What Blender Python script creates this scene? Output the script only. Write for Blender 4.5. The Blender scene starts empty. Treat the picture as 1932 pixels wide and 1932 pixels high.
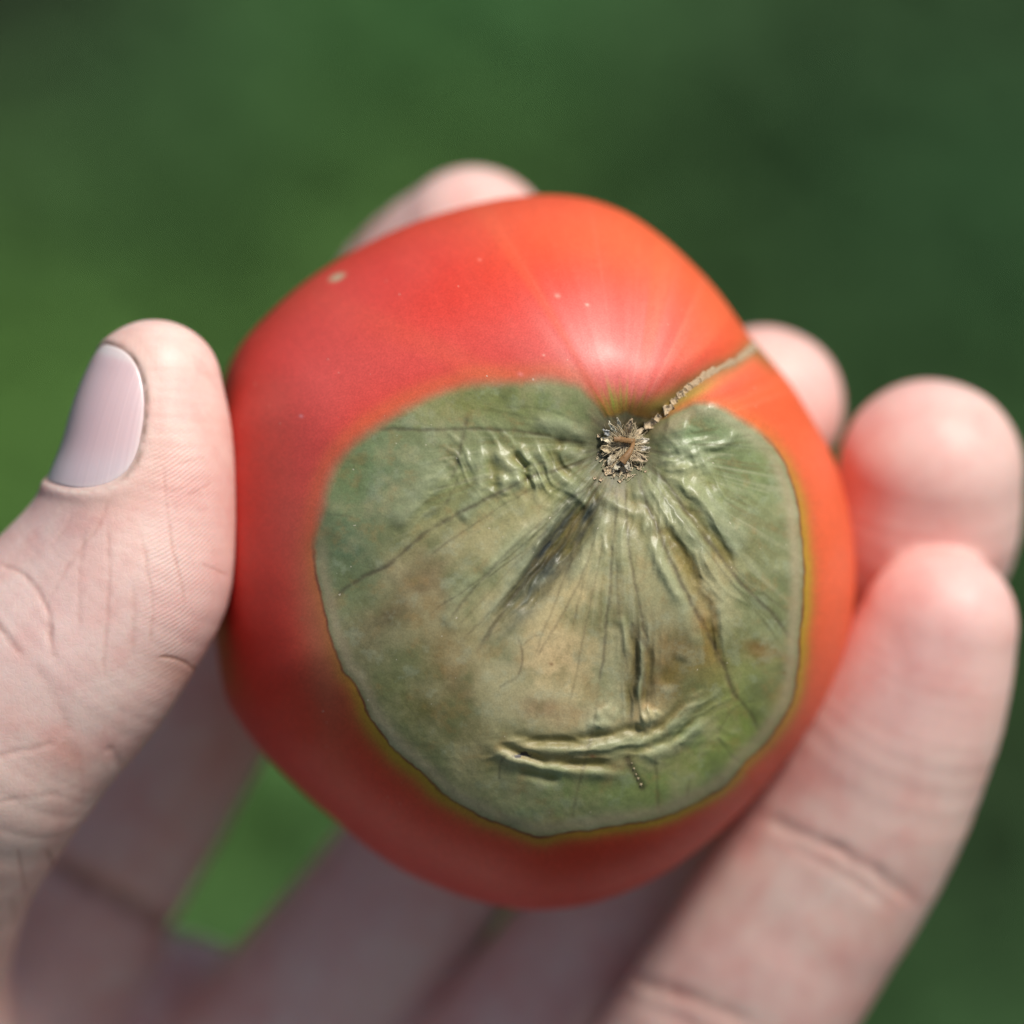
import bpy, math, random
import numpy as np
from mathutils import Matrix, Vector

# ------------------------------------------------------------------ camera, sky, sun
scene = bpy.context.scene
col = scene.collection
DIST = 0.50                                  # camera to the focused plane, metres
PITCH = math.radians(36)
EYE_H = 0.86                                 # height of the held fruit above the grass
F = np.array([0, math.cos(PITCH), -math.sin(PITCH)])      # view direction
UPV = np.array([0, math.sin(PITCH), math.cos(PITCH)])
RT = np.array([1.0, 0, 0])
ORG = np.array([0, 0, EYE_H])
MM, Q = 0.001, 0.05                          # millimetre; one tracing unit is 0.05 mm on the focused plane
CAMP = ORG - F * DIST

cam_d = bpy.data.cameras.new('camera')
cam = bpy.data.objects.new('camera', cam_d)
col.objects.link(cam)
cam.matrix_world = Matrix(((RT[0], UPV[0], -F[0], CAMP[0]), (RT[1], UPV[1], -F[1], CAMP[1]),
                           (RT[2], UPV[2], -F[2], CAMP[2]), (0, 0, 0, 1)))
cam_d.sensor_width = 36
cam_d.lens = 36 * DIST / (1932 * Q * MM)
cam_d.clip_start, cam_d.clip_end = 0.02, 400
cam_d.dof.use_dof = True
cam_d.dof.focus_distance = DIST + 0.0025
cam_d.dof.aperture_fstop = (cam_d.lens / 1000) / 0.025
cam_d.dof.aperture_blades = 0
scene.camera = cam

SUN_CAM = np.array([0.40, 0.70, 0.60])
sd = SUN_CAM[0] * RT + SUN_CAM[1] * UPV - SUN_CAM[2] * F
sd /= np.linalg.norm(sd)
world = bpy.data.worlds.new('World')
scene.world = world
world.use_nodes = True
wn = world.node_tree.nodes
sky = wn.new('ShaderNodeTexSky')
sky.sky_type = 'NISHITA'
sky.sun_disc = False
sky.sun_elevation = math.asin(sd[2])
sky.sun_rotation = math.atan2(sd[0], sd[1])
sky.air_density, sky.dust_density = 1.0, 1.5
world.node_tree.links.new(sky.outputs[0], wn['Background'].inputs[0])
wn['Background'].inputs[1].default_value = 0.05
sun_d = bpy.data.lights.new('sun', 'SUN')
sun_d.energy, sun_d.angle, sun_d.color = 2.7, math.radians(12), (1.0, 0.95, 0.88)
sun = bpy.data.objects.new('sun', sun_d)
col.objects.link(sun)
sun.rotation_euler = Vector(sd).to_track_quat('Z', 'Y').to_euler()
scene.view_settings.view_transform = 'Standard'
scene.view_settings.look = 'None'
scene.view_settings.gamma = 1
scene.view_settings.exposure = 0.66
scene.cycles.use_denoising = True
scene.cycles.sample_clamp_indirect = 6

rng = np.random.default_rng(7)
random.seed(7)


# ------------------------------------------------------------------ helpers
def tag(o, label=None, cat=None, kind=None, group=None):
    if label: o['label'] = label
    if cat: o['category'] = cat
    if kind: o['kind'] = kind
    if group: o['group'] = group
    return o


def loc(px, py, z):
    """traced point (1932-wide frame) at depth z mm -> local mm (x right, y up, z to the camera)"""
    k = (DIST * 1000 - z) / (DIST * 1000)
    return np.stack([(px - 966) * Q * k, -(py - 966) * Q * k, z + 0 * px], -1)


def unloc(p):
    k = DIST * 1000 / (DIST * 1000 - p[..., 2])
    return p[..., 0] * k / Q + 966, -p[..., 1] * k / Q + 966


def wor(p):
    return ORG + (p[..., 0:1] * RT + p[..., 1:2] * UPV - p[..., 2:3] * F) * MM


def mesh_from(name, verts, polys_list, mat, parent=None, origin=None, smooth=True, cols=None, attrs=None):
    """polys_list: list of (n,k) int arrays"""
    me = bpy.data.meshes.new(name)
    v = np.asarray(verts, dtype=np.float64)
    o = np.zeros(3) if origin is None else np.asarray(origin)
    v = v - o
    me.vertices.add(len(v))
    me.vertices.foreach_set('co', v.astype(np.float32).ravel())
    tot = sum(p.size for p in polys_list)
    npoly = sum(len(p) for p in polys_list)
    me.loops.add(tot)
    me.loops.foreach_set('vertex_index', np.concatenate([p.ravel() for p in polys_list]).astype(np.int32))
    me.polygons.add(npoly)
    sizes = np.concatenate([np.full(len(p), p.shape[1]) for p in polys_list])
    me.polygons.foreach_set('loop_start', (np.cumsum(sizes) - sizes).astype(np.int32))
    me.update(calc_edges=True)
    me.validate()
    if smooth:
        me.polygons.foreach_set('use_smooth', np.ones(len(me.polygons), dtype=bool))
    if cols is not None:
        a = me.color_attributes.new('tint', 'FLOAT_COLOR', 'POINT')
        c = np.ones((len(v), 4), np.float32)
        c[:, :3] = cols
        a.data.foreach_set('color', c.ravel())
    for k, arr in (attrs or {}).items():
        a = me.attributes.new(k, 'FLOAT', 'POINT')
        a.data.foreach_set('value', np.asarray(arr, np.float32))
    if mat: me.materials.append(mat)
    ob = bpy.data.objects.new(name, me)
    col.objects.link(ob)
    if parent is not None:
        ob.parent = parent
    elif origin is not None:
        ob.location = o
    return ob


_tab = rng.random((8, 256, 256))


def vn(x, y, seed=0):
    t = _tab[seed % 8]
    xi, yi = np.floor(x).astype(int), np.floor(y).astype(int)
    fx, fy = x - xi, y - yi
    fx, fy = fx * fx * fx * (fx * (fx * 6 - 15) + 10), fy * fy * fy * (fy * (fy * 6 - 15) + 10)
    a, b = t[xi & 255, yi & 255], t[(xi + 1) & 255, yi & 255]
    c, d = t[xi & 255, (yi + 1) & 255], t[(xi + 1) & 255, (yi + 1) & 255]
    return (a + (b - a) * fx) * (1 - fy) + (c + (d - c) * fx) * fy


def fbm(x, y, scale, seed=0, octv=4, gain=0.5):
    s, amp, tot = 0, 1, 0
    x, y = x / scale + 13.7 * seed, y / scale + 7.1 * seed
    for i in range(octv):
        s = s + amp * (vn(x, y, seed + i) * 2 - 1)
        tot += amp
        amp *= gain
        x, y = x * 2.03 + 5.2, y * 2.03 + 9.1
    return s / tot


def spline(pts, n=8):
    p = np.asarray(pts, float)
    if len(p) < 3:
        t = np.linspace(0, 1, n + 1)[:, None]
        return p[0] * (1 - t) + p[-1] * t
    e = np.vstack([2 * p[0] - p[1], p, 2 * p[-1] - p[-2]])
    out = []
    for i in range(1, len(e) - 2):
        for t in np.linspace(0, 1, n, endpoint=False):
            a, b, c, d = e[i - 1], e[i], e[i + 1], e[i + 2]
            out.append(0.5 * (2 * b + (c - a) * t + (2 * a - 5 * b + 4 * c - d) * t * t + (3 * b - a - 3 * c + d) * t ** 3))
    out.append(p[-1])
    return np.array(out)


def pdist(x, y, poly, pad, side=None):
    """distance to polyline and 0..1 position along it, only where closer than pad (else big)"""
    P = np.asarray(poly, float)
    D = np.full(x.shape, 1e6)
    T = np.zeros(x.shape)
    lo, hi = P.min(0) - pad, P.max(0) + pad
    idx = np.nonzero((x > lo[0]) & (x < hi[0]) & (y > lo[1]) & (y < hi[1]))[0]
    if len(idx) == 0:
        return D, T, idx
    xs, ys = x[idx], y[idx]
    L = np.hypot(*(P[1:] - P[:-1]).T)
    cum = np.concatenate([[0], np.cumsum(L)])
    bd, bt = np.full(xs.shape, 1e6), np.zeros(xs.shape)
    bs = np.zeros(xs.shape)
    for i in range(len(P) - 1):
        if L[i] < 1e-6: continue
        dx, dy = (P[i + 1] - P[i]) / L[i]
        t = np.clip((xs - P[i, 0]) * dx + (ys - P[i, 1]) * dy, 0, L[i])
        d = np.hypot(xs - P[i, 0] - t * dx, ys - P[i, 1] - t * dy)
        m = d < bd
        bd[m] = d[m]
        bt[m] = (cum[i] + t[m]) / cum[-1]
        if side is not None:
            bs[m] = (((xs - P[i, 0] - t * dx) * side[0] + (ys - P[i, 1] - t * dy) * side[1]) / (d + 1e-3))[m]
    D[idx] = bd
    T[idx] = bt
    if side is not None:
        return bd, bt, bs, idx
    return D, T, idx


def sstep(a, b, x):
    t = np.clip((x - a) / (b - a), 0, 1)
    return t * t * (3 - 2 * t)


def gau(x, y, cx, cy, sx, sy=None, ang=0):
    sy = sy or sx
    c, s = math.cos(math.radians(ang)), math.sin(math.radians(ang))
    dx, dy = x - cx, y - cy
    u, w = dx * c + dy * s, -dx * s + dy * c
    return np.exp(-0.5 * ((u / sx) ** 2 + (w / sy) ** 2))


def lin(r, g, b):
    f = lambda c: ((c / 255 + 0.055) / 1.055) ** 2.4 if c > 10 else c / 255 / 12.92
    return np.array([f(r), f(g), f(b)])


# ------------------------------------------------------------------ materials
def new_mat(name):
    m = bpy.data.materials.new(name)
    m.use_nodes = True
    nt = m.node_tree
    return m, nt, nt.nodes['Principled BSDF'], nt.links


def N(nt, t, **kw):
    n = nt.nodes.new(t)
    for k, v in kw.items():
        if k in n.inputs.keys(): n.inputs[k].default_value = v
        else: setattr(n, k, v)
    return n


def noise(nt, scale, detail=3, rough=0.5):
    n = N(nt, 'ShaderNodeTexNoise', Scale=scale, Detail=detail, Roughness=rough)
    tc = nt.nodes.new('ShaderNodeTexCoord')
    nt.links.new(tc.outputs['Object'], n.inputs['Vector'])
    return n


def math_n(nt, op, a, b=None):
    n = nt.nodes.new('ShaderNodeMath')
    n.operation = op
    for i, v in enumerate((a, b)):
        if v is None: continue
        if isinstance(v, (int, float)): n.inputs[i].default_value = v
        else: nt.links.new(v, n.inputs[i])
    return n.outputs[0]


def mix_rgb(nt, fac, a, b, blend='MIX'):
    n = nt.nodes.new('ShaderNodeMix')
    n.data_type = 'RGBA'
    n.blend_type = blend
    for k, v in ((0, fac), (6, a), (7, b)):
        if isinstance(v, (int, float)): n.inputs[k].default_value = v
        elif isinstance(v, (tuple, list, np.ndarray)): n.inputs[k].default_value = (*v[:3], 1)
        else: nt.links.new(v, n.inputs[k])
    return n.outputs[2]


def attr(nt, name):
    n = nt.nodes.new('ShaderNodeAttribute')
    n.attribute_name = name
    return n


def fruit_material():
    m, nt, b, L = new_mat('tomato_skin')
    tint = attr(nt, 'tint').outputs['Color']
    grain = noise(nt, 5200, 2, 0.6)
    mid = noise(nt, 900, 3, 0.6)
    g = math_n(nt, 'MULTIPLY_ADD', grain.outputs[0], 0.56)
    nt.nodes[-1].inputs[2].default_value = 0.72
    c1 = mix_rgb(nt, 1.0, tint, g, 'MULTIPLY')
    # fine pale dust specks and hairs caught on the skin
    vo = N(nt, 'ShaderNodeTexVoronoi', Scale=700)
    tc = nt.nodes.new('ShaderNodeTexCoord')
    wob = noise(nt, 2500, 1)
    vv = nt.nodes.new('ShaderNodeVectorMath')
    vv.operation = 'MULTIPLY_ADD'
    L.new(wob.outputs['Color'], vv.inputs[0])
    vv.inputs[1].default_value = (0.0004,) * 3
    L.new(tc.outputs['Object'], vv.inputs[2])
    L.new(vv.outputs[0], vo.inputs['Vector'])
    near = math_n(nt, 'LESS_THAN', vo.outputs['Distance'], 0.055)
    sep = nt.nodes.new('ShaderNodeSeparateColor')
    L.new(vo.outputs['Color'], sep.inputs[0])
    rare = math_n(nt, 'GREATER_THAN', sep.outputs[0], 0.62)
    sp = math_n(nt, 'MULTIPLY', near, rare)
    sp = math_n(nt, 'MULTIPLY', sp, 0.5)
    c2 = mix_rgb(nt, sp, c1, (0.75, 0.66, 0.5))
    L.new(c2, b.inputs['Base Color'])
    gl = attr(nt, 'gloss').outputs['Fac']
    r = math_n(nt, 'MULTIPLY_ADD', mid.outputs[0], 0.16)
    nt.nodes[-1].inputs[2].default_value = -0.08
    r2 = math_n(nt, 'ADD', gl, r)
    L.new(r2, b.inputs['Roughness'])
    b.inputs['IOR'].default_value = 1.42
    bm1 = N(nt, 'ShaderNodeBump', Strength=0.22, Distance=0.00006)
    L.new(grain.outputs[0], bm1.inputs['Height'])
    bm2 = N(nt, 'ShaderNodeBump', Strength=0.12, Distance=0.0001)
    L.new(mid.outputs[0], bm2.inputs['Height'])
    L.new(bm1.outputs[0], bm2.inputs['Normal'])
    L.new(bm2.outputs[0], b.inputs['Normal'])
    return m


def skin_material():
    m, nt, b, L = new_mat('hand_skin')
    tint = attr(nt, 'tint').outputs['Color']
    fine = noise(nt, 1700, 4, 0.65)
    vo = N(nt, 'ShaderNodeTexVoronoi', Scale=1900, feature='DISTANCE_TO_EDGE')
    tc = nt.nodes.new('ShaderNodeTexCoord')
    wob = noise(nt, 900, 2)
    vv = nt.nodes.new('ShaderNodeVectorMath')
    vv.operation = 'MULTIPLY_ADD'
    L.new(wob.outputs['Color'], vv.inputs[0])
    vv.inputs[1].default_value = (0.0006,) * 3
    L.new(tc.outputs['Object'], vv.inputs[2])
    L.new(vv.outputs[0], vo.inputs['Vector'])
    cell = N(nt, 'ShaderNodeMapRange')
    cell.inputs[2].default_value = 0.14
    L.new(vo.outputs['Distance'], cell.inputs[0])
    # friction ridges: 'ridge' counts ridges across the skin, 'ridge_amount' is where they show
    rd = attr(nt, 'ridge').outputs['Fac']
    ra = attr(nt, 'ridge_amount').outputs['Fac']
    wob2 = noise(nt, 500, 2)
    ph = math_n(nt, 'MULTIPLY_ADD', wob2.outputs[0], 5.0)
    L.new(rd, nt.nodes[-1].inputs[2])
    s = math_n(nt, 'SINE', ph)
    s = math_n(nt, 'MULTIPLY', s, ra)
    g = math_n(nt, 'MULTIPLY_ADD', fine.outputs[0], 0.16)
    nt.nodes[-1].inputs[2].default_value = 0.92
    g2 = math_n(nt, 'MULTIPLY_ADD', s, 0.02)
    L.new(g, nt.nodes[-1].inputs[2])
    c1 = mix_rgb(nt, 1.0, tint, g2, 'MULTIPLY')
    blot = noise(nt, 160, 3, 0.55)
    mr = N(nt, 'ShaderNodeMapRange')
    mr.inputs[1].default_value, mr.inputs[2].default_value = 0.45, 0.75
    mr.inputs[4].default_value = 0.5
    L.new(blot.outputs[0], mr.inputs[0])
    c2 = mix_rgb(nt, mr.outputs[0], c1, (0.92, 0.62, 0.60), 'MULTIPLY')
    L.new(c2, b.inputs['Base Color'])
    b.inputs['Subsurface Weight'].default_value = 0.3
    b.inputs['Subsurface Radius'].default_value = (1.0, 0.36, 0.22)
    b.inputs['Subsurface Scale'].default_value = 0.0022
    rg = math_n(nt, 'MULTIPLY_ADD', fine.outputs[0], 0.25)
    nt.nodes[-1].inputs[2].default_value = 0.36
    L.new(rg, b.inputs['Roughness'])
    b.inputs['Specular IOR Level'].default_value = 0.45
    b1 = N(nt, 'ShaderNodeBump', Strength=0.14, Distance=0.00006)
    L.new(cell.outputs[0], b1.inputs['Height'])
    b2 = N(nt, 'ShaderNodeBump', Strength=0.16, Distance=0.0001)
    L.new(fine.outputs[0], b2.inputs['Height'])
    L.new(b1.outputs[0], b2.inputs['Normal'])
    b3 = N(nt, 'ShaderNodeBump', Strength=0.4, Distance=0.000035)
    L.new(s, b3.inputs['Height'])
    L.new(b2.outputs[0], b3.inputs['Normal'])
    L.new(b3.outputs[0], b.inputs['Normal'])
    return m


def nail_material():
    m, nt, b, L = new_mat('nail_keratin')
    tint = attr(nt, 'tint').outputs['Color']
    ln = attr(nt, 'across').outputs['Fac']
    w = nt.nodes.new('ShaderNodeTexNoise')
    w.noise_dimensions = '1D'
    w.inputs['Scale'].default_value = 26
    w.inputs['Detail'].default_value = 3
    L.new(ln, w.inputs['W'])
    g = math_n(nt, 'MULTIPLY_ADD', w.outputs[0], 0.12)
    nt.nodes[-1].inputs[2].default_value = 0.94
    c1 = mix_rgb(nt, 1.0, tint, g, 'MULTIPLY')
    L.new(c1, b.inputs['Base Color'])
    b.inputs['Roughness'].default_value = 0.42
    b.inputs['Subsurface Weight'].default_value = 0.2
    b.inputs['Subsurface Radius'].default_value = (1.0, 0.5, 0.4)
    b.inputs['Subsurface Scale'].default_value = 0.001
    b.inputs['Coat Weight'].default_value = 0.6
    b.inputs['Coat Roughness'].default_value = 0.22
    bp = N(nt, 'ShaderNodeBump', Strength=0.5, Distance=0.00006)
    L.new(w.outputs[0], bp.inputs['Height'])
    L.new(bp.outputs[0], b.inputs['Normal'])
    return m


def plain_mat(name, c, rough=0.8, var=0.35, scale=3000, use_tint=False, trans=0.0):
    m, nt, b, L = new_mat(name)
    n = noise(nt, scale, 3, 0.6)
    g = math_n(nt, 'MULTIPLY_ADD', n.outputs[0], var * 2)
    nt.nodes[-1].inputs[2].default_value = 1 - var
    base = attr(nt, 'tint').outputs['Color'] if use_tint else c
    L.new(mix_rgb(nt, 1.0, base, g, 'MULTIPLY'), b.inputs['Base Color'])
    b.inputs['Roughness'].default_value = rough
    if trans:
        b.inputs['Roughness'].default_value = 0.7
    if trans:
        b.inputs['Specular IOR Level'].default_value = 0.15
    bp = N(nt, 'ShaderNodeBump', Strength=0.5, Distance=0.00008)
    L.new(n.outputs[0], bp.inputs['Height'])
    L.new(bp.outputs[0], b.inputs['Normal'])
    return m


M_FRUIT, M_SKIN, M_NAIL = fruit_material(), skin_material(), nail_material()
M_CORK = plain_mat('dry_cork', (0.40, 0.295, 0.18), 0.9, 0.5, 4000)
M_CRUMB = plain_mat('pale_cork', (0.56, 0.43, 0.27), 0.9, 0.4, 4000)
M_PETAL = plain_mat('dry_petal', (0.42, 0.33, 0.21), 0.75, 0.4, 6000, use_tint=True)
M_STYLE = plain_mat('dry_style', (0.24, 0.13, 0.05), 0.6, 0.4, 4000)
M_FIBRE = plain_mat('dry_fibre', (0.60, 0.49, 0.31), 0.7, 0.2, 4000)
M_HAIR = plain_mat('skin_hair', (0.12, 0.07, 0.04), 0.5, 0.2, 4000)
M_LEAF = plain_mat('meadow_leaf', (0.06, 0.12, 0.03), 0.7, 0.25, 120, use_tint=True, trans=1)


# ------------------------------------------------------------------ ground and grass
def ground_point(px, py):
    p = wor(loc(np.array(px, float), np.array(py, float), np.array(0.0)))
    d = p - CAMP
    return CAMP + d * (CAMP[2] / -d[2])


def build_ground():
    m, nt, b, L = new_mat('soil_and_moss')
    n1, n2 = noise(nt, 5, 5, 0.6), noise(nt, 60, 4, 0.6)
    c = mix_rgb(nt, n1.outputs[0], (0.028, 0.030, 0.018), (0.030, 0.055, 0.018))
    c = mix_rgb(nt, 0.35, c, n2.outputs['Color'], 'SOFT_LIGHT')
    L.new(c, b.inputs['Base Color'])
    b.inputs['Roughness'].default_value = 0.95
    bp = N(nt, 'ShaderNodeBump', Strength=0.6, Distance=0.01)
    L.new(n2.outputs[0], bp.inputs['Height'])
    L.new(bp.outputs[0], b.inputs['Normal'])
    n = 60
    g = np.sinh(np.linspace(-6, 6, n)) / np.sinh(6) * 150
    X, Y = np.meshgrid(g, g)
    Z = 0.012 * np.sin(X * 3.1) * np.sin(Y * 2.7)
    v = np.stack([X, Y, Z], -1).reshape(-1, 3)
    i = np.arange(n * n).reshape(n, n)
    q = np.stack([i[:-1, :-1], i[:-1, 1:], i[1:, 1:], i[1:, :-1]], -1).reshape(-1, 4)
    o = mesh_from('ground', v, [q], m)
    tag(o, kind='structure')


# patches of the meadow seen far out of focus: traced x, y, radius (m), colour, strength
PATCHES = [
    (620, 240, 0.10, (0.185, 0.335, 0.055), 1.0), (480, 30, 0.06, (0.10, 0.20, 0.05), 0.8),
    (0, 830, 0.09, (0.13, 0.27, 0.05), 1.0), (60, 1000, 0.07, (0.12, 0.25, 0.05), 0.9),
    (520, 1480, 0.045, (0.14, 0.30, 0.11), 1.0), (430, 1690, 0.04, (0.08, 0.17, 0.035), 0.9),
    (50, 120, 0.075, (0.040, 0.042, 0.032), 1.0), (170, 60, 0.04, (0.045, 0.055, 0.03), 0.7),
    (300, 420, 0.075, (0.045, 0.11, 0.035), 0.8), (960, 80, 0.08, (0.055, 0.19, 0.065), 0.8),
    (1520, 520, 0.085, (0.026, 0.062, 0.018), 0.95), (1900, 60, 0.07, (0.040, 0.080, 0.032), 0.8),
    (1500, 80, 0.06, (0.075, 0.15, 0.06), 0.7), (1880, 1640, 0.04, (0.030, 0.045, 0.018), 0.9),
    (1880, 480, 0.05, (0.055, 0.14, 0.05), 0.8), (1900, 1900, 0.05, (0.035, 0.08, 0.028), 0.6),
]


def meadow_tint(x, y):
    c = np.empty(x.shape + (3,))
    c[:] = (0.068, 0.155, 0.048)
    for px, py, r, cc, s in PATCHES:
        g = ground_point(px, py)
        w = s * np.exp(-0.5 * (((x - g[0]) / r) ** 2 + ((y - g[1]) / (r * 1.5)) ** 2))
        c = c * (1 - w[..., None]) + np.array(cc) * w[..., None]
    return c * 0.85


def build_grass():
    def blades(n, x0, x1, y0, y1, hmin, hmax, w):
        x, y = rng.uniform(x0, x1, n), rng.uniform(y0, y1, n)
        h = rng.uniform(hmin, hmax, n)
        a = rng.uniform(0, 2 * np.pi, n)
        lean = rng.uniform(0.2, 0.9, n) * h
        la = rng.uniform(0, 2 * np.pi, n)
        ww = w * rng.uniform(0.6, 1.4, n)
        V = np.zeros((n, 5, 3))
        for j, (t, wf) in enumerate(((0, 1), (0, -1), (0.55, 0.8), (0.55, -0.8), (1, 0))):
            V[:, j, 0] = x + np.cos(a) * ww * wf + np.cos(la) * lean * t * t
            V[:, j, 1] = y + np.sin(a) * ww * wf + np.sin(la) * lean * t * t
            V[:, j, 2] = h * t * (1 - 0.25 * t) - 0.003 * (t == 0)
        c = meadow_tint(x, y) * rng.uniform(0.65, 1.4, n)[:, None]
        c = np.repeat(c[:, None, :], 5, 1)
        return V, c
    V1, c1 = blades(52000, -0.75, 0.75, 0.45, 2.3, 0.025, 0.07, 0.0022)
    V2, c2 = blades(24000, -3, 3, -1.0, 6, 0.03, 0.09, 0.005)
    V = np.concatenate([V1, V2]); c = np.concatenate([c1, c2])
    n = len(V)
    b = np.arange(n)[:, None] * 5
    q = b + np.array([[0, 1, 3, 2]])
    t = b + np.array([[2, 3, 4]])
    o = mesh_from('grass', V.reshape(-1, 3), [q, t], M_LEAF, cols=c.reshape(-1, 3))
    tag(o, 'short green grass far out of focus behind the held tomato', 'grass', 'stuff')
    # broad clover-like leaves between the blades
    n = 16000
    x, y = rng.uniform(-0.8, 0.8, n), rng.uniform(0.4, 2.4, n)
    z = rng.uniform(0.01, 0.055, n)
    r = rng.uniform(0.005, 0.013, n)
    a0, tx, ty = rng.uniform(0, 6.28, n), rng.normal(0, 0.45, n), rng.normal(0, 0.45, n)
    V = np.zeros((n, 7, 3))
    for j in range(6):
        a = a0 + j * math.pi / 3
        rr = r * (1.15 if j % 3 == 0 else 0.75)
        V[:, j, 0], V[:, j, 1] = x + rr * np.cos(a), y + rr * np.sin(a)
        V[:, j, 2] = z + rr * (np.cos(a) * tx + np.sin(a) * ty)
    V[:, 6] = np.stack([x, y, z - r * 0.2], -1)
    c = meadow_tint(x, y) * rng.uniform(0.7, 1.5, n)[:, None]
    c = np.repeat(c[:, None, :], 7, 1)
    b = np.arange(n)[:, None] * 7
    t = np.concatenate([b + np.array([[j, (j + 1) % 6, 6]]) for j in range(6)])
    o = mesh_from('clover_leaves', V.reshape(-1, 3), [t], M_LEAF, cols=c.reshape(-1, 3))
    tag(o, 'broad clover leaves blurred among the grass of the background', 'ground cover', 'stuff')


build_ground()
build_grass()

# ------------------------------------------------------------------ the tomato
TC = np.array([1015.0, 1045.0])
OUT = np.array([(1040, 367), (1110, 375), (1180, 400), (1240, 440), (1300, 493), (1350, 545), (1388, 598), (1412, 632),
                (1428, 652), (1452, 678), (1490, 722), (1530, 788), (1570, 860), (1598, 950), (1611, 1030), (1613, 1120),
                (1600, 1200), (1570, 1290), (1528, 1372), (1470, 1450), (1400, 1530), (1320, 1600), (1240, 1655),
                (1150, 1695), (1080, 1712), (1000, 1718), (920, 1706), (830, 1675), (745, 1635), (640, 1553), (560, 1484),
                (500, 1424), (450, 1360), (425, 1320), (412, 1250), (402, 1150), (396, 1050), (395, 950), (400, 860),
                (410, 770), (425, 700), (455, 648), (505, 595), (560, 545), (620, 502), (700, 456), (780, 420), (860, 395), (950, 374)], float)
_a = np.arctan2(OUT[:, 1] - TC[1], OUT[:, 0] - TC[0])
_o = np.argsort(_a)
_a, _r = _a[_o], np.hypot(*(OUT - TC).T)[_o]
_fa = np.linspace(-np.pi, np.pi, 1441)
_fr = np.interp(_fa, np.concatenate([_a - 2 * np.pi, _a, _a + 2 * np.pi]), np.tile(_r, 3))
_k = np.exp(-0.5 * (np.arange(-24, 25) / 7.0) ** 2); _k /= _k.sum()
_fr = np.convolve(np.concatenate([_fr[-25:-1], _fr, _fr[1:25]]), _k, 'valid')


def outline_r(th):
    return np.interp((th + np.pi) % (2 * np.pi) - np.pi, _fa, _fr)


HF, HB, ZE = 26.0, 24.0, -26.0
SCAR = (1176.0, 838.0)
PATCH = np.array([(1141, 786), (1122, 757), (1096, 729), (1063, 718), (1015, 714), (966, 719), (900, 722), (836, 739), (776, 764),
                  (716, 799), (671, 832), (641, 866), (618, 908), (608, 950), (597, 990), (592, 1023), (597, 1086), (612, 1152),
                  (622, 1197), (637, 1236), (650, 1268), (664, 1280), (682, 1314), (697, 1350), (718, 1380), (745, 1413), (775, 1440),
                  (808, 1470), (838, 1497), (900, 1537), (966, 1563), (992, 1572), (1028, 1579), (1073, 1569), (1145, 1561),
                  (1226, 1548), (1275, 1533), (1323, 1509), (1372, 1481), (1405, 1439), (1437, 1410), (1463, 1377), (1489, 1335),
                  (1502, 1293), (1507, 1247), (1510, 1195), (1515, 1143), (1518, 1100), (1514, 1018), (1502, 937), (1486, 892),
                  (1470, 856), (1437, 818), (1398, 790), (1366, 772), (1340, 762), (1307, 762), (1275, 776), (1252, 791),
                  (1230, 792), (1200, 785), (1180, 778), (1158, 786)], float)
PATCH_S = spline(np.vstack([PATCH, PATCH[:1]]), 3)

GROOVE = spline([(1215, 808), (1252, 775), (1284, 742), (1310, 723), (1346, 700), (1385, 684), (1421, 656), (1450, 640)], 6)

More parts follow.
